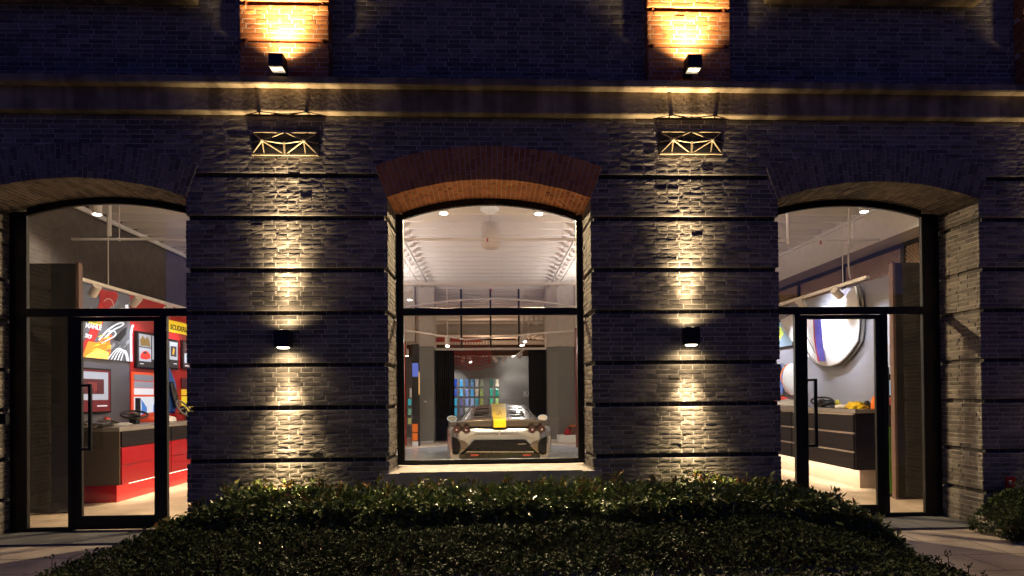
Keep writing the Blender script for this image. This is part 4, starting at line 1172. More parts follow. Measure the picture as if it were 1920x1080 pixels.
# ---- pipes
def pipe(pts, r, label, name='ceiling_pipe', mt=None, cat='pipe', rods=()):
    t = thing(name, label, cat, pts[0], 'white pipes under the ceiling')
    MB().path([Vector(p) for p in pts], r, 10).build('pipe_run', mt or M['track'], t)
    if rods:
        m_ = MB()
        for (x, y, z) in rods: m_.tube((x, y, z), (x, y, CZL+.02), .007, 6); m_.torus((x, y, z), r*1.5, .006, 12, 6, Matrix.Rotation(rad(90), 3, 'Y'))
        m_.build('hanger', mt or M['track'], t)
z1 = onY(918, 449, 4.2).z
pipe([(-7.2, 4.2, z1), (7.1, 4.2, z1)], .022, 'thin sprinkler pipe across all three windows near the glass', rods=[(x, 4.2, z1) for x in (-6.4, -5.0, -3.2, -1.4, 1.3, 3.3, 5.1, 6.6)])
z2 = onY(918, 532, 8.0).z
pipe([(-7.2, 8, z2), (7.1, 8, z2)], .045, 'thicker pipe crossing behind the sprinkler pipe', rods=[(x, 8, z2) for x in (-2, -.9, .3, 1.8)])
for s in (-1, 1):
    pipe([(s*1.85, 3.5, 4.8), (s*1.85, 14, 4.8)], .03, 'conduit running into the shop on the %s of the central window' % ('left' if s < 0 else 'right'))
    pipe([(s*2.1, 3.5, 4.78), (s*2.1, 14, 4.78)], .02, 'thin outer conduit running into the shop on the %s' % ('left' if s < 0 else 'right'))
pipe([(7.15, .8, 4.82), (7.15, 14, 4.82)], .03, 'conduit along the top of the right beam')
pipe([(-7.2, .8, 4.82), (-7.2, 14, 4.82)], .05, 'pipe along the top of the left wall')
p = onY(205, 443, 4.2); pipe([(p.x, 4.2, p.z), (p.x, 4.2, CZL)], .035, 'vertical drop pipe in the left window')
p = onY(1478, 458, 4.2); pipe([(p.x, 4.2, p.z), (p.x, 4.2, CZL)], .03, 'vertical drop pipe in the right window')
# curved rail low in the upper pane
P = []
for k in range(25):
    q = k/24; u = 762+q*320; v = 576-16*math.sin(q*math.pi); P.append(onY(u, v, 10))
pipe(P, .03, 'curved white rail low behind the upper pane of the central window', 'curved_rail')
# red valves
for k, (u, v, Y) in enumerate(((914, 450, 4.17), (921, 544, 7.95), (1539, 455, 4.17))):
    p = onY(u, v, Y)
    tag(MB().tube(p+Vector((0, 0, -.03)), p+Vector((0, 0, .03)), .014, 10).build('sprinkler_head', M['redmatte']), ('small red sprinkler head on the thin pipe in the central window', 'small red sprinkler head on the thicker pipe behind', 'small red sprinkler head on the pipe in the right window')[k], 'sprinkler')
# pendant ventilator cylinder and round disc
p = onY(920, 445, 5.0)
t = thing('ceiling_ventilator', 'white cylindrical ceiling ventilator with rounded bottom in the central window', 'ventilator', p)
r = onY(938, 445, 5).x-p.x; zt = onY(920, 420, 5).z; zb_ = onY(920, 468, 5).z; hh = zt-zb_
mb = MB(); mb.lathe([(0, hh+.02), (r*.95, hh), (r*.98, hh*.45), (r*1.0, hh*.40), (r*.86, hh*.36), (r*.86, hh*.30), (r, hh*.26), (r*1.0, hh*.14), (r*.75, .03), (0, 0)], (p.x, 5, zb_), 32)
mb.build('drum', M['white'], t, smooth=True); MB().tube((p.x, 5, zt), (p.x, 5, CZL+.05), .04).build('stem', M['white'], t)
p = onY(918, 396, 3.6)
t = thing('ceiling_speaker', 'round white disc on the ceiling at the top of the central window', 'ceiling speaker', (p.x, 3.6, p.z))
MB().lathe([(0, 0), (.13, 0), (.155, .02), (.15, .06), (0, .06)], (p.x, 3.6, p.z), 28).build('disc', em((.9, .85, .8), .3), t, smooth=True)  # disc is no lamp, lightened by glow in its material
MB().tube((p.x, 3.6, p.z+.06), (p.x, 3.6, CZL), .015).build('stem', M['white'], t)

# ---- far partition: columns, header, frame
YC = 11.7
def column(u0, u1, um, label):
    a = onY(u0, 700, YC).x; b = onY(u1, 700, YC).x; m = onY(um, 700, YC).x; zt = onY((u0+u1)/2, 649, YC).z
    t = thing('column', label, 'column', ((a+b)/2, YC, 0), 'square columns behind the car')
    MB().prism([(a, YC+.3, 0), (m, YC, 0), (b, YC+.25, 0), (b, YC+.9, 0), (a, YC+.9, 0)], (0, 0, zt)).build('shaft', mat('column_grey', (.25, .255, .24), .5), t)
    MB().prism([(a-.02, YC+.28, zt+.002), (m, YC-.03, zt+.002), (b+.02, YC+.22, zt+.002), (b+.02, YC+.92, zt+.002), (a-.02, YC+.92, zt+.002)], (0, 0, CZL-zt)).build('upper_shaft', M['white'], t)
    MB().box(a+.02, b-.02, YC+.01, YC+.5, 0, .05).build('base', M['wht'], t)
    return t, a, b
tcl, a, b = column(777, 812, 786, 'grey and white column behind the car at its left')
q = onY(797, 753, YC); MB().box(q.x-.05, q.x+.05, YC-.02+.08, YC+.12, q.z-.03, q.z+.03).build('socket_plate', M['wht'], tcl)
column(1028, 1079, 1046, 'grey and white column behind the car at its right')
# white header beam & side masses
hb = MB(); hb.box(-7, onY(777, 600, YC).x, YC, YC+.4, onY(790, 640, YC).z, CZL+.1); hb.box(onY(1079, 600, YC).x, 7.2, YC, YC+.4, onY(1060, 640, YC).z, CZL+.1)
struct(hb.build('header_beam', M['white']))
# partition frame
t = thing('partition_frame', 'black slender framed partition between the two columns', 'partition', (0, YC+.6, 2))
f = MB(); Yp = YC+.6
for u in (812, 865, 920, 973, 1027): x = onY(u, 620, Yp).x; f.box(x-.03, x+.03, Yp, Yp+.05, onY(920, 653, Yp).z, CZL)
f.build('mullion', M['black'], t)
z = onY(920, 654, Yp).z; MB().box(onY(812, 650, Yp).x, onY(1027, 650, Yp).x, Yp-.02, Yp+.06, z-.04, z+.03).build('rail', M['track'], t)
# curtains
def curtain(u0, u1, label):
    a, b = onY(u0, 700, YC+.75).x, onY(u1, 700, YC+.75).x; zt = onY(u0, 656, YC+.75).z
    mb = MB(); mb.grid(lambda s, q: (a+(b-a)*s, YC+.75+.04*math.sin(s*60), q*zt), 80, 1); tag(mb.build('curtain', M['curtain'], smooth=True), label, 'curtain', 'dark curtains beyond the columns')
curtain(812, 852, 'black curtain to the left of the colour sample wall'); curtain(991, 1028, 'black curtain to the right of the colour sample wall')
# sample wall
YB = 14.2; zt = onY(920, 668, YB).z
sw_ = MB(); sw_.box(-3.4, 3.4, YB, YB+.15, 0, zt); struct(sw_.build('sample_wall', M['greywall']))
cols = [854, 865, 875.5, 885.5, 894, 903, 921.5, 932]
rows = [(711, 725), (729, 743), (747, 761), (765, 779)]
pal = [['deep blue', 'bright blue', 'mid blue', 'sky blue', 'silver white', 'olive grey', 'dark green', 'cream'],
       ['royal blue', 'light blue', 'dusty blue', 'azure', 'beige', 'moss green', 'sea green', 'emerald'],
       ['cyan blue', 'slate violet', 'lilac blue', 'pale blue', 'teal', 'yellow green', 'mint green', 'lime green'],
       ['clear blue', 'grey violet', 'pearl', 'ice blue', 'steel', 'khaki', 'jade', 'pale lime']]
cm = {'deep blue': (.02, .07, .5), 'bright blue': (.05, .35, .75), 'mid blue': (.04, .15, .40), 'sky blue': (.07, .30, .65), 'silver white': (.6, .6, .62), 'olive grey': (.25, .28, .2), 'dark green': (.02, .13, .10), 'cream': (.75, .7, .55),
      'royal blue': (.06, .12, .6), 'light blue': (.1, .45, .8), 'dusty blue': (.15, .25, .6), 'azure': (.06, .38, .8), 'beige': (.6, .5, .4), 'moss green': (.25, .35, .12), 'sea green': (.05, .4, .32), 'emerald': (.02, .3, .2),
      'cyan blue': (.05, .5, .85), 'slate violet': (.12, .12, .35), 'lilac blue': (.25, .35, .75), 'pale blue': (.3, .45, .85), 'teal': (.05, .3, .4), 'yellow green': (.35, .4, .12), 'mint green': (.1, .6, .4), 'lime green': (.45, .7, .25),
      'clear blue': (.06, .45, .8), 'grey violet': (.2, .2, .3), 'pearl': (.6, .6, .6), 'ice blue': (.5, .6, .75), 'steel': (.2, .25, .3), 'khaki': (.3, .3, .15), 'jade': (.05, .4, .25), 'pale lime': (.5, .7, .3)}
rn = ['top', 'second', 'third', 'lowest']; cn = ['first', 'second', 'third', 'fourth', 'fifth', 'sixth', 'seventh', 'eighth']
for j, (va, vb) in enumerate(rows):
    for k, u in enumerate(cols):
        a, b = onY(u-3.7, va, YB), onY(u+3.7, vb, YB); c = pal[j][k]; w2 = (b.x-a.x)
        wa, wb = (.72, 1.0) if k % 2 else (1.0, .72)
        pts = [(a.x+w2*(1-wb)/2, YB-.05, b.z), (b.x-w2*(1-wb)/2, YB-.05, b.z), (b.x-w2*.14, YB-.05, (a.z+b.z)/2), (b.x-w2*(1-wa)/2, YB-.05, a.z), (a.x+w2*(1-wa)/2, YB-.05, a.z), (a.x+w2*.14, YB-.05, (a.z+b.z)/2)]
        mt = mat('sample_paint', cm[c], .25, coat=.6, var=.3, vscale=12, emis=cm[c], estr=.25)  # faint glow added on top of the sample's own paint
        tag(MB().prism(pts, (0, .05, 0)).build('paint_sample', mt, bevel=.006), '%s paint sample, %s row, %s from left on the grey wall' % (c, rn[j], cn[k]), 'paint sample', 'paint samples on the grey wall')
# characters on the wall: light lettering
q = onY(989, 737, YB-.01); t = thing('wall_lettering', 'small pale lettering on the grey wall beside the right curtain', 'lettering', (q.x, YB, q.z))
g = MB()
for dx in (-.09, .06):
    for (x0, z0, x1, z1) in ((-.05, .04, .05, .04), (-.04, 0, .04, 0), (-.05, -.04, .05, -.04), (0, .05, -.04, -.05), (0, .05, .04, -.05)):
        g.bar((q.x+dx+x0, YB-.012, q.z+z0), (q.x+dx+x1, YB-.012, q.z+z1), .01, .012)
for k in range(6): g.box(q.x-.15+k*.05, q.x-.12+k*.05, YB-.014, YB-.008, q.z-.11, q.z-.085)
g.build('characters', M['wht'], t)
# far tracks and heads
def P(u, v, Y): return onY(u, v, Y)
track(P(830, 668, 13.2), P(966, 668, 13.2), [(.28, (-.3, .6, -.7)), (.37, (.25, -.3, -.8)), (.72, (.5, .5, -.7)), (.85, (-.3, .4, -.8))], 'white spotlight track in front of the colour sample wall', 60, False, hl=.22, size=.06)
MB_t = P(966, 668, 13.2); MB_u = P(983, 655, 12.6)
track(MB_t, MB_u, [(.55, (-.3, .4, -.8))], 'short diagonal end of the far spotlight track', 0, False, hl=.22, size=.06)
z = onY(920, 632, 9.5)
track(P(745, 617, 9.5), P(870, 636, 9.5), [(.75, (0, .2, -1))], 'sloping white light rail over the left of the car', 90, True, hl=.22, size=.06)
track(P(870, 637, 9.5), P(1110, 617, 9.5), [(.47, (.1, -.5, -1))], 'sloping white light rail over the right of the car', 0, True, hl=.22, size=.06)
can(979, 648, 9.8, 'dazzling star bright spotlight above the right of the car', 260, (-.05, -.6, -.9), 150, (1, .95, .88))
can(839, 650, 9.8, 'bright spotlight above the left mirror of the car', 120, (.05, -.6, -.9), 150, (1, .95, .88))
can(762, 668, 12.5, 'small spotlight beyond the left column', 30)
lamp('SPOT', 'wall_wash', onY(965, 655, 13.0), 60, (1, .9, .78), None, .04, (.1, 1.2, -.6), 70, .9).parent = None
# red lattice hanging ceiling sculpture
t = thing('red_lattice', 'red lattice sculpture hanging from the ceiling in front of the samples', 'lattice', onY(880, 660, 12.8))
g = MB(); Yr = 12.9
for k in range(7):
    v = 652+k*6; pts = [onY(846+q*11, v + 5*math.sin(q*.5) , Yr+ (k%2)*.15) for q in range(8)]; 
    g.path(pts, .012, 5)
for q in range(15): g.path([onY(846+q*5.3, 640+random.uniform(-4, 4), Yr), onY(846+q*5.3+random.uniform(-3, 3), 688-abs(q-5)*.8, Yr)], .011, 5)
for q in range(12): g.path([onY(846+q*6, 655, Yr+.1), onY(852+q*6, 686-q*.6, Yr)], .008, 5)
g.build('lattice_bars', M['redmatte'], t)
tag(MB().bar(onY(815, 637, 12.7), onY(902, 637, 12.7), .2, .14).build('red_beam', M['redmatte']), 'red beam above the hanging red lattice', 'beam')
# ducts in the far room
for k, (u0, u1, v, Yd, r) in enumerate(((815, 1026, 612, 16, .12), (815, 1026, 628, 19, .16), (880, 960, 618, 15, .2), (815, 1026, 603, 13.5, .04), (815, 1026, 642, 22, .12))):
    pipe([onY(u0-60, v, Yd), onY(u1+60, v, Yd)], r, ('far duct nearest the ceiling', 'far duct low behind the partition', 'short thick duct behind the middle mullion', 'thin pipe just under the transom', 'farthest duct above the sample wall')[k], 'ceiling_duct', M['white'], 'duct')
for k in range(6): 
    x = 1.1+k*.18; pipe([(x, 13, 4.2), (x+.3, 17, 4.2-.1*k), (x+.1, 20, 4.0)], .03, 'bent far conduit, number %s of the bundle at the right' % ('one', 'two', 'three', 'four', 'five', 'six')[k], 'far_conduit')
lamp('POINT', 'far_room_lamp', (0, 19, 3.2), 150, (1, .62, .38), None, .1)
lamp('POINT', 'far_room_lamp', (-4, 16, 3.4), 90, (1, .8, .6), None, .1)
lamp('POINT', 'far_room_lamp', (4.2, 15, 3.4), 60, (1, .8, .6), None, .1)

# things left edge of central window
t = thing('shelf_display', 'narrow shelf display with blue screen and orange boxes at the left of the central window', 'shelf', (onY(770, 700, 10.5).x, 10.5, 0))
def fx(u0, u1, v0, v1, Y, mt, nm, th=.05):
    a, b = onY(u0, v0, Y), onY(u1, v1, Y); return MB().box(a.x, b.x, Y, Y+th, b.z, a.z).build(nm, mt, t)
fx(772, 787, 645, 842, 10.6, M['black'], 'back_panel', .1)
fx(773, 784, 681, 706, 10.56, em((.10, .16, .6), .8), 'blue_screen'); fx(773, 783, 795, 810, 10.56, M['orange'], 'orange_box'); fx(773, 783, 812, 826, 10.56, M['orange'], 'orange_box')
fx(784.5, 787, 697, 740, 10.56, em((.7, .4, .15), .8), 'glowing_strip'); fx(773, 784, 828, 838, 10.5, M['wht'], 'shelf')
fx(765, 771, 748, 760, 10.7, em((.05, .4, .45), .6), 'teal_sample'); fx(765, 771, 766, 778, 10.7, em((.15, .35, .25), .5), 'green_sample'); fx(765, 771, 784, 795, 10.7, em((.4, .4, .15), .5), 'olive_sample')  # small samples brightened by emission in their colour
fx(757, 762, 640, 842, 10.9, M['red'], 'red_post'); fx(768, 771.5, 728, 745, 10.6, M['wht'], 'white_bottle')
# bench at right
t = thing('white_bench', 'low white bench beside the right column', 'bench', onY(1062, 838, 11.2))
a, b = onY(1048, 817, 11.2), onY(1072, 834, 11.2)
MB().box(a.x, b.x+.4, 11.2, 11.9, b.z, a.z).build('seat', em((.8, .7, .55), .25), t, bevel=.02)  # light on the seat put in as glow of its material
for x in (a.x+.08, b.x-.08, b.x+.3):
    MB().box(x, x+.06, 11.25, 11.31, 0, b.z).build('leg', M['black'], t)
p = onY(1064, 810, 11.5); lump('red_cushion', 'round red cushion on the white bench', 'cushion', (p.x, 11.5, a.z-.02), .11, .11, .19, M['redmatte'], .1, 30)
t = thing('brown_crate', 'brown wooden crate at the right edge of the white bench', 'crate', onY(1074, 800, 11.6)); p0, p1 = onY(1070, 800, 11.5), onY(1079, 817, 11.5)
MB().box(p0.x, p1.x+.1, 11.5, 11.9, a.z+.002, p0.z).build('crate_body', M['brownwall'], t); MB().box(p0.x-.01, p1.x+.11, 11.48, 11.92, p0.z, p0.z+.03).build('rim', M['orange'], t)
t = thing('red_screen_post', 'tall dark red post at the right edge of the central window', 'post', onY(1078, 840, 12))
MB().box(onY(1079.5, 700, 9).x, onY(1084, 700, 9).x, 9, 9.1, 0, 3.2).build('post', mat('darkred', (.12, .01, .015), .4), t)

# turntable
p = onY(935, 860, 6.6)
tt = MB(); tt.lathe([(0, .06), (3.2, .06), (3.22, .05), (3.22, 0)], (p.x, 7.0, .0), 96); tag(tt.build('turntable', mat('turntable_grey', (.30, .31, .33), .25), smooth=False), 'low round grey turntable under the silver car', 'turntable')

# ================================================================== CAR
YT = 4.65
cc = onY(936.5, 800, YT)
S_ = (onY(1037, 800, YT).x - onY(836, 800, YT).x)/2     # half width
def cv(v): return onY(936.5, v, YT).z
car = thing('sports_car', 'silver sports car seen from behind with yellow centre stripe on the turntable', 'car', (cc.x, YT+2.3, .06))
CXX = cc.x
zB = cv(862) - .0; zbot = .20
z_sp_top, z_sp_bot = cv(787.5), cv(802)
def rear_y(x, z):      # plan curvature and tuck of the tail
    k = abs(x)/S_
    y = YT + .05*k*k + .32*max(0, k-.72)**2/.28**2*.6
    y += .10*max(0, (cv(806)-z))*.35
    return y
# main body loft: sections from tail to nose
st = []   # (y, halfwidth, shoulder z, deck z, bottom z)
zs = cv(796)
secs = [(YT+.02, .93, zs-.05, z_sp_bot-.0, .24), (YT+.10, .975, zs-.01, z_sp_bot+.03, .2), (YT+.30, 1.0, zs+.01, z_sp_top-.04, .2), (YT+.8, 1.0, zs+.0, z_sp_top-.02, .18), (YT+1.3, .97, zs-.06, z_sp_top-.05, .18),
        (YT+2.2, .93, zs-.12, z_sp_top-.1, .18), (YT+3.2, .97, zs-.12, z_sp_top-.16, .18), (YT+3.9, .97, zs-.2, z_sp_top-.24, .18), (YT+4.5, .8, zs-.42, z_sp_top-.45, .2), (YT+4.65, .6, zs-.55, z_sp_top-.58, .25)]
mb = MB(); NS = 15
def section(y, w, sz, dz, bz):
    out = []
    for k in range(2*NS+1):
        q = (k-NS)/NS; s = -1 if q < 0 else 1; q = abs(q)
        if q < .55: x = w*.86*(q/.55); z = dz + (sz-dz)*(q/.55)**2.2
        elif q < .75: a = (q-.55)/.2*math.pi/2; x = w*(.86+.14*math.sin(a)); z = sz - .10*(1-math.cos(a))
        else: a = (q-.75)/.25; x = w*(1-.05*a*a); z = (sz-.10)*(1-a)+bz*a
        out.append((CXX+s*x*S_, y, z))
    return out
rows_ = [section(*s) for s in secs]
n = 2*NS+1
for r in rows_: mb.v += r; mb.t += [.5]*n
for j in range(len(rows_)-1):
    for k in range(n-1): mb.f.append((j*n+k, (j+1)*n+k, (j+1)*n+k+1, j*n+k+1)); mb.mi.append(0)
mb.f.append(tuple(range(n))); mb.f.append(tuple((len(rows_)-1)*n+k for k in range(n))); mb.mi += [0, 0]
body = mb.build('body', M['silver'], car, smooth=True)
# rear fascia: sculpted silver sheet with openings, as a grid with depth function
def pxy(zx, zy):      # photo crop coordinates -> (x, z) on tail plane
    q = onY(820+zx/8, 740+zy/8, YT); return q.x, q.z
def sheet(pts, mt, name, dy=0, th=.03, bev=0, par=None):
    """outline in crop coordinates laid on the curved tail"""
    P3 = []
    m = len(pts)
    for k in range(m):
        a, b = pts[k], pts[(k+1) % m]
        L = math.hypot(b[0]-a[0], b[1]-a[1]); ns = max(1, int(L/40))
        for q in range(ns): P3.append(pxy(a[0]+(b[0]-a[0])*q/ns, a[1]+(b[1]-a[1])*q/ns))
    me = bmesh.new(); vs = [me.verts.new((x, 0, z)) for x, z in P3]; f = me.faces.new(vs)
    bmesh.ops.triangulate(me, faces=[f])
    bmesh.ops.subdivide_edges(me, edges=[e for e in me.edges if e.calc_length() > .06], cuts=2, use_grid_fill=False)
    bmesh.ops.triangulate(me, faces=me.faces[:])
    for v in me.verts: v.co.y = rear_y(v.co.x-CXX, v.co.z)+dy
    r = bmesh.ops.extrude_face_region(me, geom=me.faces[:]); 
    for v in [g for g in r['geom'] if isinstance(g, bmesh.types.BMVert)]: v.co.y += th
    bmesh.ops.recalc_face_normals(me, faces=me.faces)
    ms = bpy.data.meshes.new(name); me.to_mesh(ms); me.free(); ms.materials.append(mt)
    o = bpy.data.objects.new(name, ms); C.collection.objects.link(o); o.parent = car; o.location = -car.location
    if par is not None: o.parent = par; o.location = (0, 0, 0)
    return o
# curved bumper skin: convex across the height
def bumper_pt(s, q, z0f, z1f, bulge, dy):
    x = (s*2-1); X = CXX + x*S_*.985
    z0 = z0f(x); z1 = z1f(x); z = z0+(z1-z0)*q
    return (X, rear_y(X-CXX, z) + dy - bulge*math.sin(q*math.pi), z)
cz = lambda zy: pxy(930, zy)[1]
top_f = lambda x: cz(500) + (.0 if abs(x) < .6 else -.0) - .10*max(0, abs(x)-.78)/.22*.5
def low_f(x):
    k = abs(x)
    if k < .47: return cz(690)
    if k < .72: return cz(690) + (cz(905)-cz(690))*(k-.47)/.25
    if k < .93: return cz(905)
    return cz(905)+.02*(k-.93)/.07
mb = MB(); mb.grid(lambda s, q: bumper_pt(s, q, low_f, top_f, .055, -.03), 60, 14)
o = mb.build('bumper', M['silver'], car, smooth=True)
# spoiler panel
mb = MB()
def sp(s, q):
    x = s*2-1; X = CXX+x*S_*.955; k = abs(x); zt = cz(378)-.075*max(0, k-.25)**1.6; zb2 = cz(498)
    if q > .8: q2 = (q-.8)/.2; return (X, rear_y(X-CXX, zt)-.06+.30*q2, zt+.004+.03*q2*(1-k*k))
    q1 = q/.8; return (X, rear_y(X-CXX, zt)-.015-.055*q1**1.5, zb2+(zt-zb2)*q1)
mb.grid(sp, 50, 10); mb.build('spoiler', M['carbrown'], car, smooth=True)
# dark gap under spoiler
sheet([(215, 490), (1650, 480), (1650, 500), (215, 512)], M['carblack'], 'shadow_gap', -.045, .02)
# diffuser and lower mouth
mouth = sheet([(575, 688), (1325, 688), (1375, 720), (1540, 905), (1540, 985), (330, 985), (330, 905), (520, 730)], M['carblack'], 'diffuser', -.055, .06)
sheet([(330, 905), (500, 860), (1400, 860), (1540, 905), (1540, 985), (330, 985)], mat('diffuser_dark', (.012, .01, .01), .5, spec=.15), 'lower_valance', -.10, .04)
sheet([(440, 848), (1440, 848), (1445, 856), (435, 856)], M['trim'], 'trim_line', -.105, .02)
for zx in (560, 1340): sheet([(zx-60, 890), (zx+60, 890), (zx+55, 912), (zx-55, 912)], mat('reflector', (.25, .02, .02), .3), 'reflector', -.112, .02)
for zx in (640, 780, 1080, 1220): sheet([(zx-5, 865), (zx+5, 865), (zx+8, 980), (zx-8, 980)], M['carblack'], 'fin', -.16, .06)
for zy, xs in ((735, (1200, 1330)),): sheet([(xs[0], zy), (xs[1], zy-4), (xs[1]+4, zy+4), (xs[0]+4, zy+8)], M['trim'], 'trim_line', -.068, .01)
# side outlets
for s in (-1, 1):
    m = lambda x: x if s < 0 else 1857-x
    sheet([(m(190), 618), (m(300), 655), (m(345), 720), (m(355), 800), (m(330), 880), (m(280), 900), (m(185), 890)], M['carblack'], 'side_outlet', -.095, .03)
    sheet([(m(300), 655), (m(420), 700), (m(470), 760), (m(380), 850), (m(330), 880), (m(355), 800), (m(345), 720)], M['carbrown'], 'outlet_blade', -.092, .02)
    for zy in (700, 770, 840): sheet([(m(200), zy), (m(300), zy+15), (m(300), zy+24), (m(200), zy+9)], M['carblack'], 'vane', -.105, .02)
    # tail lamps
    for cx_, cy_ in ((293, 525), (437, 527)):
        X, Z = pxy(m(cx_), cy_ if s < 0 else cy_-8); yy = rear_y(X-CXX, Z)-.075
        r = .070
        tl = MB().lathe([(0, .012), (r*.55, .010), (r*.6, 0), (r*.95, -.006), (r, .01), (r, .08)], (X, yy, Z), 28, 'y').build('tail_lamp', M['lampred'], car, smooth=True)
        sub_of(MB().torus((X, yy-.003, Z), r*.70, .006, 28, 6, Matrix.Rotation(rad(90), 3, 'X')).build('ring', mat('lamp_ring', (.12, .03, .03), .2, metal=.5), car), tl)
        sub_of(MB().lathe([(0, -.004), (r*.3, 0), (r*.32, .01)], (X, yy, Z), 16, 'y').build('bulb', M['chrome'], car), tl)
    X, Z = pxy(m(365), 520); MB().box(X-.05, X+.05, rear_y(X-CXX, Z)-.055, rear_y(X-CXX, Z), Z-.03, Z+.02).build('lamp_link', M['black'], car)
# cabin / fastback
mb = MB()
zr = cv(757)
# stations: (dy, half width at base, base z, half width top, top z)
YR = [(.22, .80, z_sp_top-.05, .70, z_sp_top-.01), (.7, .80, z_sp_top-.05, .66, z_sp_top+.10), (1.3, .80, z_sp_top-.06, .60, 0), (2.0, .80, z_sp_top-.08, .56, 0), (2.6, .80, z_sp_top-.1, .55, 0), (3.1, .72, z_sp_top-.14, .5, 0), (3.6, .62, z_sp_top-.2, .4, z_sp_top-.16)]
tops = [z_sp_top-.01, z_sp_top+.09, 0, 0, 0, 0, z_sp_top-.15]
def zat(v, Y): return onY(936.5, v, Y).z
tops[2] = zat(764, YT+1.3); tops[3] = zat(758.5, YT+2.0); tops[4] = zat(757.5, YT+2.6)-.01; tops[5] = tops[4]-.16
NC = 12; rws = []
for (dy, wb, bz, wt, _), tz in zip(YR, tops):
    r = []
    for k in range(2*NC+1):
        q = (k-NC)/NC; s = -1 if q < 0 else 1; q = abs(q)
        if q < .6: a = q/.6; x = wt*a; z = tz-.03*a*a*a
        else:
            a = (q-.6)/.4; x = wt+(wb-wt)*(a**.8); z = (tz-.03)+(bz-tz+.03)*a**1.3
        r.append((CXX+s*x*S_*1.0, YT+dy, z))
    rws.append(r)
n = 2*NC+1
for r in rws: mb.v += r; mb.t += [.5]*n
for j in range(len(rws)-1):
    for k in range(n-1):
        mb.f.append((j*n+k, (j+1)*n+k, (j+1)*n+k+1, j*n+k+1))
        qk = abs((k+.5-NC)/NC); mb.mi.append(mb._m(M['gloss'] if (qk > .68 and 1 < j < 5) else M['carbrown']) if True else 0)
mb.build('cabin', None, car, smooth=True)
# bright roof rails
for s in (-1, 1):
    mb = MB(); mb.path([Vector((CXX+s*wt*S_*1.005, YT+dy, tz-.022)) for (dy, wb, bz, wt, _), tz in zip(YR[:6], tops[:6])], .012, 8); mb.build('roof_edge', M['silver'], car)
# louvres on the rear deck
for s in (-1, 1):
    for v0, w0, w1 in ((766, .20, .48), (771, .20, .50), (776, .22, .50), (781.5, .24, .50)):
        mb = MB(); pts = []
        for k in range(7):
            q = k/6; x = s*(w0+(w1-w0)*q)
            # find height on deck: interpolate stations for v
            Y = YT + .3 + (784-v0)*.045; z = zat(v0, Y) - .02*q + .01
            pts.append(Vector((CXX+x*S_, Y, z)))
        mb.path(pts, .012, 6); mb.build('louvre', M['silver'] if v0 in (771, 781.5) else M['black'], car)
# yellow stripe over deck and spoiler
hwS = (onY(950, 760, YT).x-onY(923.5, 760, YT).x)/2
mb = MB(); sx = onY(936.8, 780, YT).x
path = [(rear_y(0, z_sp_top)-.078, z_sp_bot+.012, .86), (rear_y(0, z_sp_top)-.082, z_sp_top-.01, .86), (YT-.02, z_sp_top+.014, .9), (YT+.22, z_sp_top+.022, .95)] + [(YT+dy, tz+.012, 1.0+.09*dy) for (dy, *_), tz in zip(YR[1:5], tops[1:5])]
for (ya, za, ka), (yb, zb_, kb) in zip(path[:-1], path[1:]): mb.quad((sx-hwS*ka, ya, za), (sx+hwS*ka, ya, za), (sx+hwS*kb, yb, zb_), (sx-hwS*kb, yb, zb_))
so = mb.build('yellow_stripe', M['caryellow'], car); md = so.modifiers.new('s', 'SOLIDIFY'); md.thickness = .008
mb = MB()
for s in (-1, 1):
    for (ya, za, ka), (yb, zb_, kb) in zip(path[:-1], path[1:]): mb.quad((sx+s*hwS*ka, ya-.001, za+.001), (sx+s*(hwS*ka+.03), ya-.001, za+.001), (sx+s*(hwS*kb+.03), yb-.001, zb_+.001), (sx+s*hwS*kb, yb-.001, zb_+.001))
sub_of(mb.build('stripe_border', M['black'], car), so)
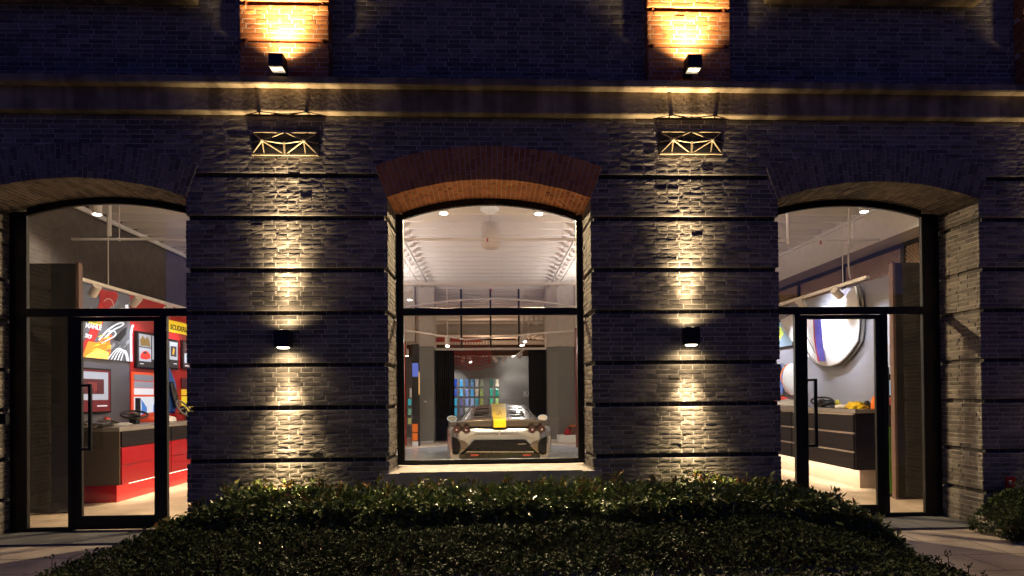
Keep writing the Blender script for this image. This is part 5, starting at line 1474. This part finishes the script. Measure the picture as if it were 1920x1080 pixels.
# round badge on stripe and prancing emblem on the bumper
p = onY(937, 779, YT+.5); Yb = YT+.45; bz_ = zat(779, Yb)+.03
bq = MB(); bq.torus((sx, Yb, bz_), .05, .004, 24, 5, Matrix.Rotation(rad(70), 3, 'X')); bq.path([(sx-.01, Yb-.01, bz_-.03), (sx-.012, Yb-.01, bz_), (sx+.01, Yb-.01, bz_+.01), (sx+.015, Yb-.01, bz_+.03)], .006, 6)
bq.build('badge', M['black'], car)
X, Z = pxy(938, 572); yy = rear_y(0, Z)-.10
eb = MB(); eb.path([(X-.002, yy, Z-.05), (X-.015, yy, Z-.02), (X-.002, yy, Z+.005), (X-.014, yy, Z+.035), (X+.006, yy, Z+.05)], .006, 6).path([(X-.004, yy, Z), (X+.018, yy, Z+.01)], .004, 6).path([(X-.012, yy, Z-.02), (X+.02, yy, Z-.035)], .004, 6).path([(X-.012, yy, Z+.02), (X-.03, yy, Z+.0), (X-.03, yy, Z-.02)], .004, 6)
eb.build('emblem', M['chrome'], car)
# mirrors
for s, (u, v) in ((-1, (847.5, 785)), (1, (1017.5, 783))):
    Y = YT+2.0; c = onY(u, v, Y)
    def fn(a, b):
        A = a*2*math.pi; B = b; ca = math.cos(A); sa = math.sin(A)
        rx, rz = .108, .068; return (c.x+rx*math.copysign(abs(ca)**.8, ca)*B, c.y+.07*B*B*0 + .10*(1-B**2), c.z+rz*math.copysign(abs(sa)**.8, sa)*B + .02*s*ca*B)
    mo = MB().grid(fn, 28, 6).build('mirror', mat('mirror_shell', (.65, .66, .68), .15, metal=.8, coat=1), car, smooth=True)
    sub_of(MB().torus(c, .1, .008, 28, 6, Matrix.Diagonal((1, 1, .62)) @ Matrix.Rotation(rad(90), 3, 'X')).build('rim', em((.75, .8, .82), .6), car), mo)  # bright glint on the rim put in as glow
    def fg(a, b):
        A = a*2*math.pi; return (c.x+.093*math.cos(A)*b, c.y-.004, c.z+.056*math.sin(A)*b)
    sub_of(MB().grid(fg, 24, 3).build('glass', mat('mirror_glass', (.25, .30, .30), .05, metal=1) if s < 0 else M['chrome'], car), mo)
    MB().bar((c.x-s*.08, c.y+.05, c.z-.04), (CXX+s*.86*S_, c.y+.1, c.z-.13), .04, .025).build('mirror_arm', M['silver'], car)
# wheels
for s in (-1, 1):
    for dy in (.95, 3.65):
        X = CXX+s*.84; wz = .06+.34
        wo = MB().lathe([(.22, -.13), (.33, -.13), (.345, -.10), (.345, .10), (.33, .13), (.22, .13)], (X, YT+dy, wz), 32, 'z', rot=Matrix.Rotation(rad(90), 3, 'Y')).build('wheel', M['tyre'], car, smooth=True)
        sub_of(MB().lathe([(0, s*.10), (.05, s*.11), (.2, s*.10), (.23, s*.12), (.23, -.12)], (X, YT+dy, wz), 20, rot=Matrix.Rotation(rad(90), 3, 'Y')).build('rim', M['chrome'], car), wo)
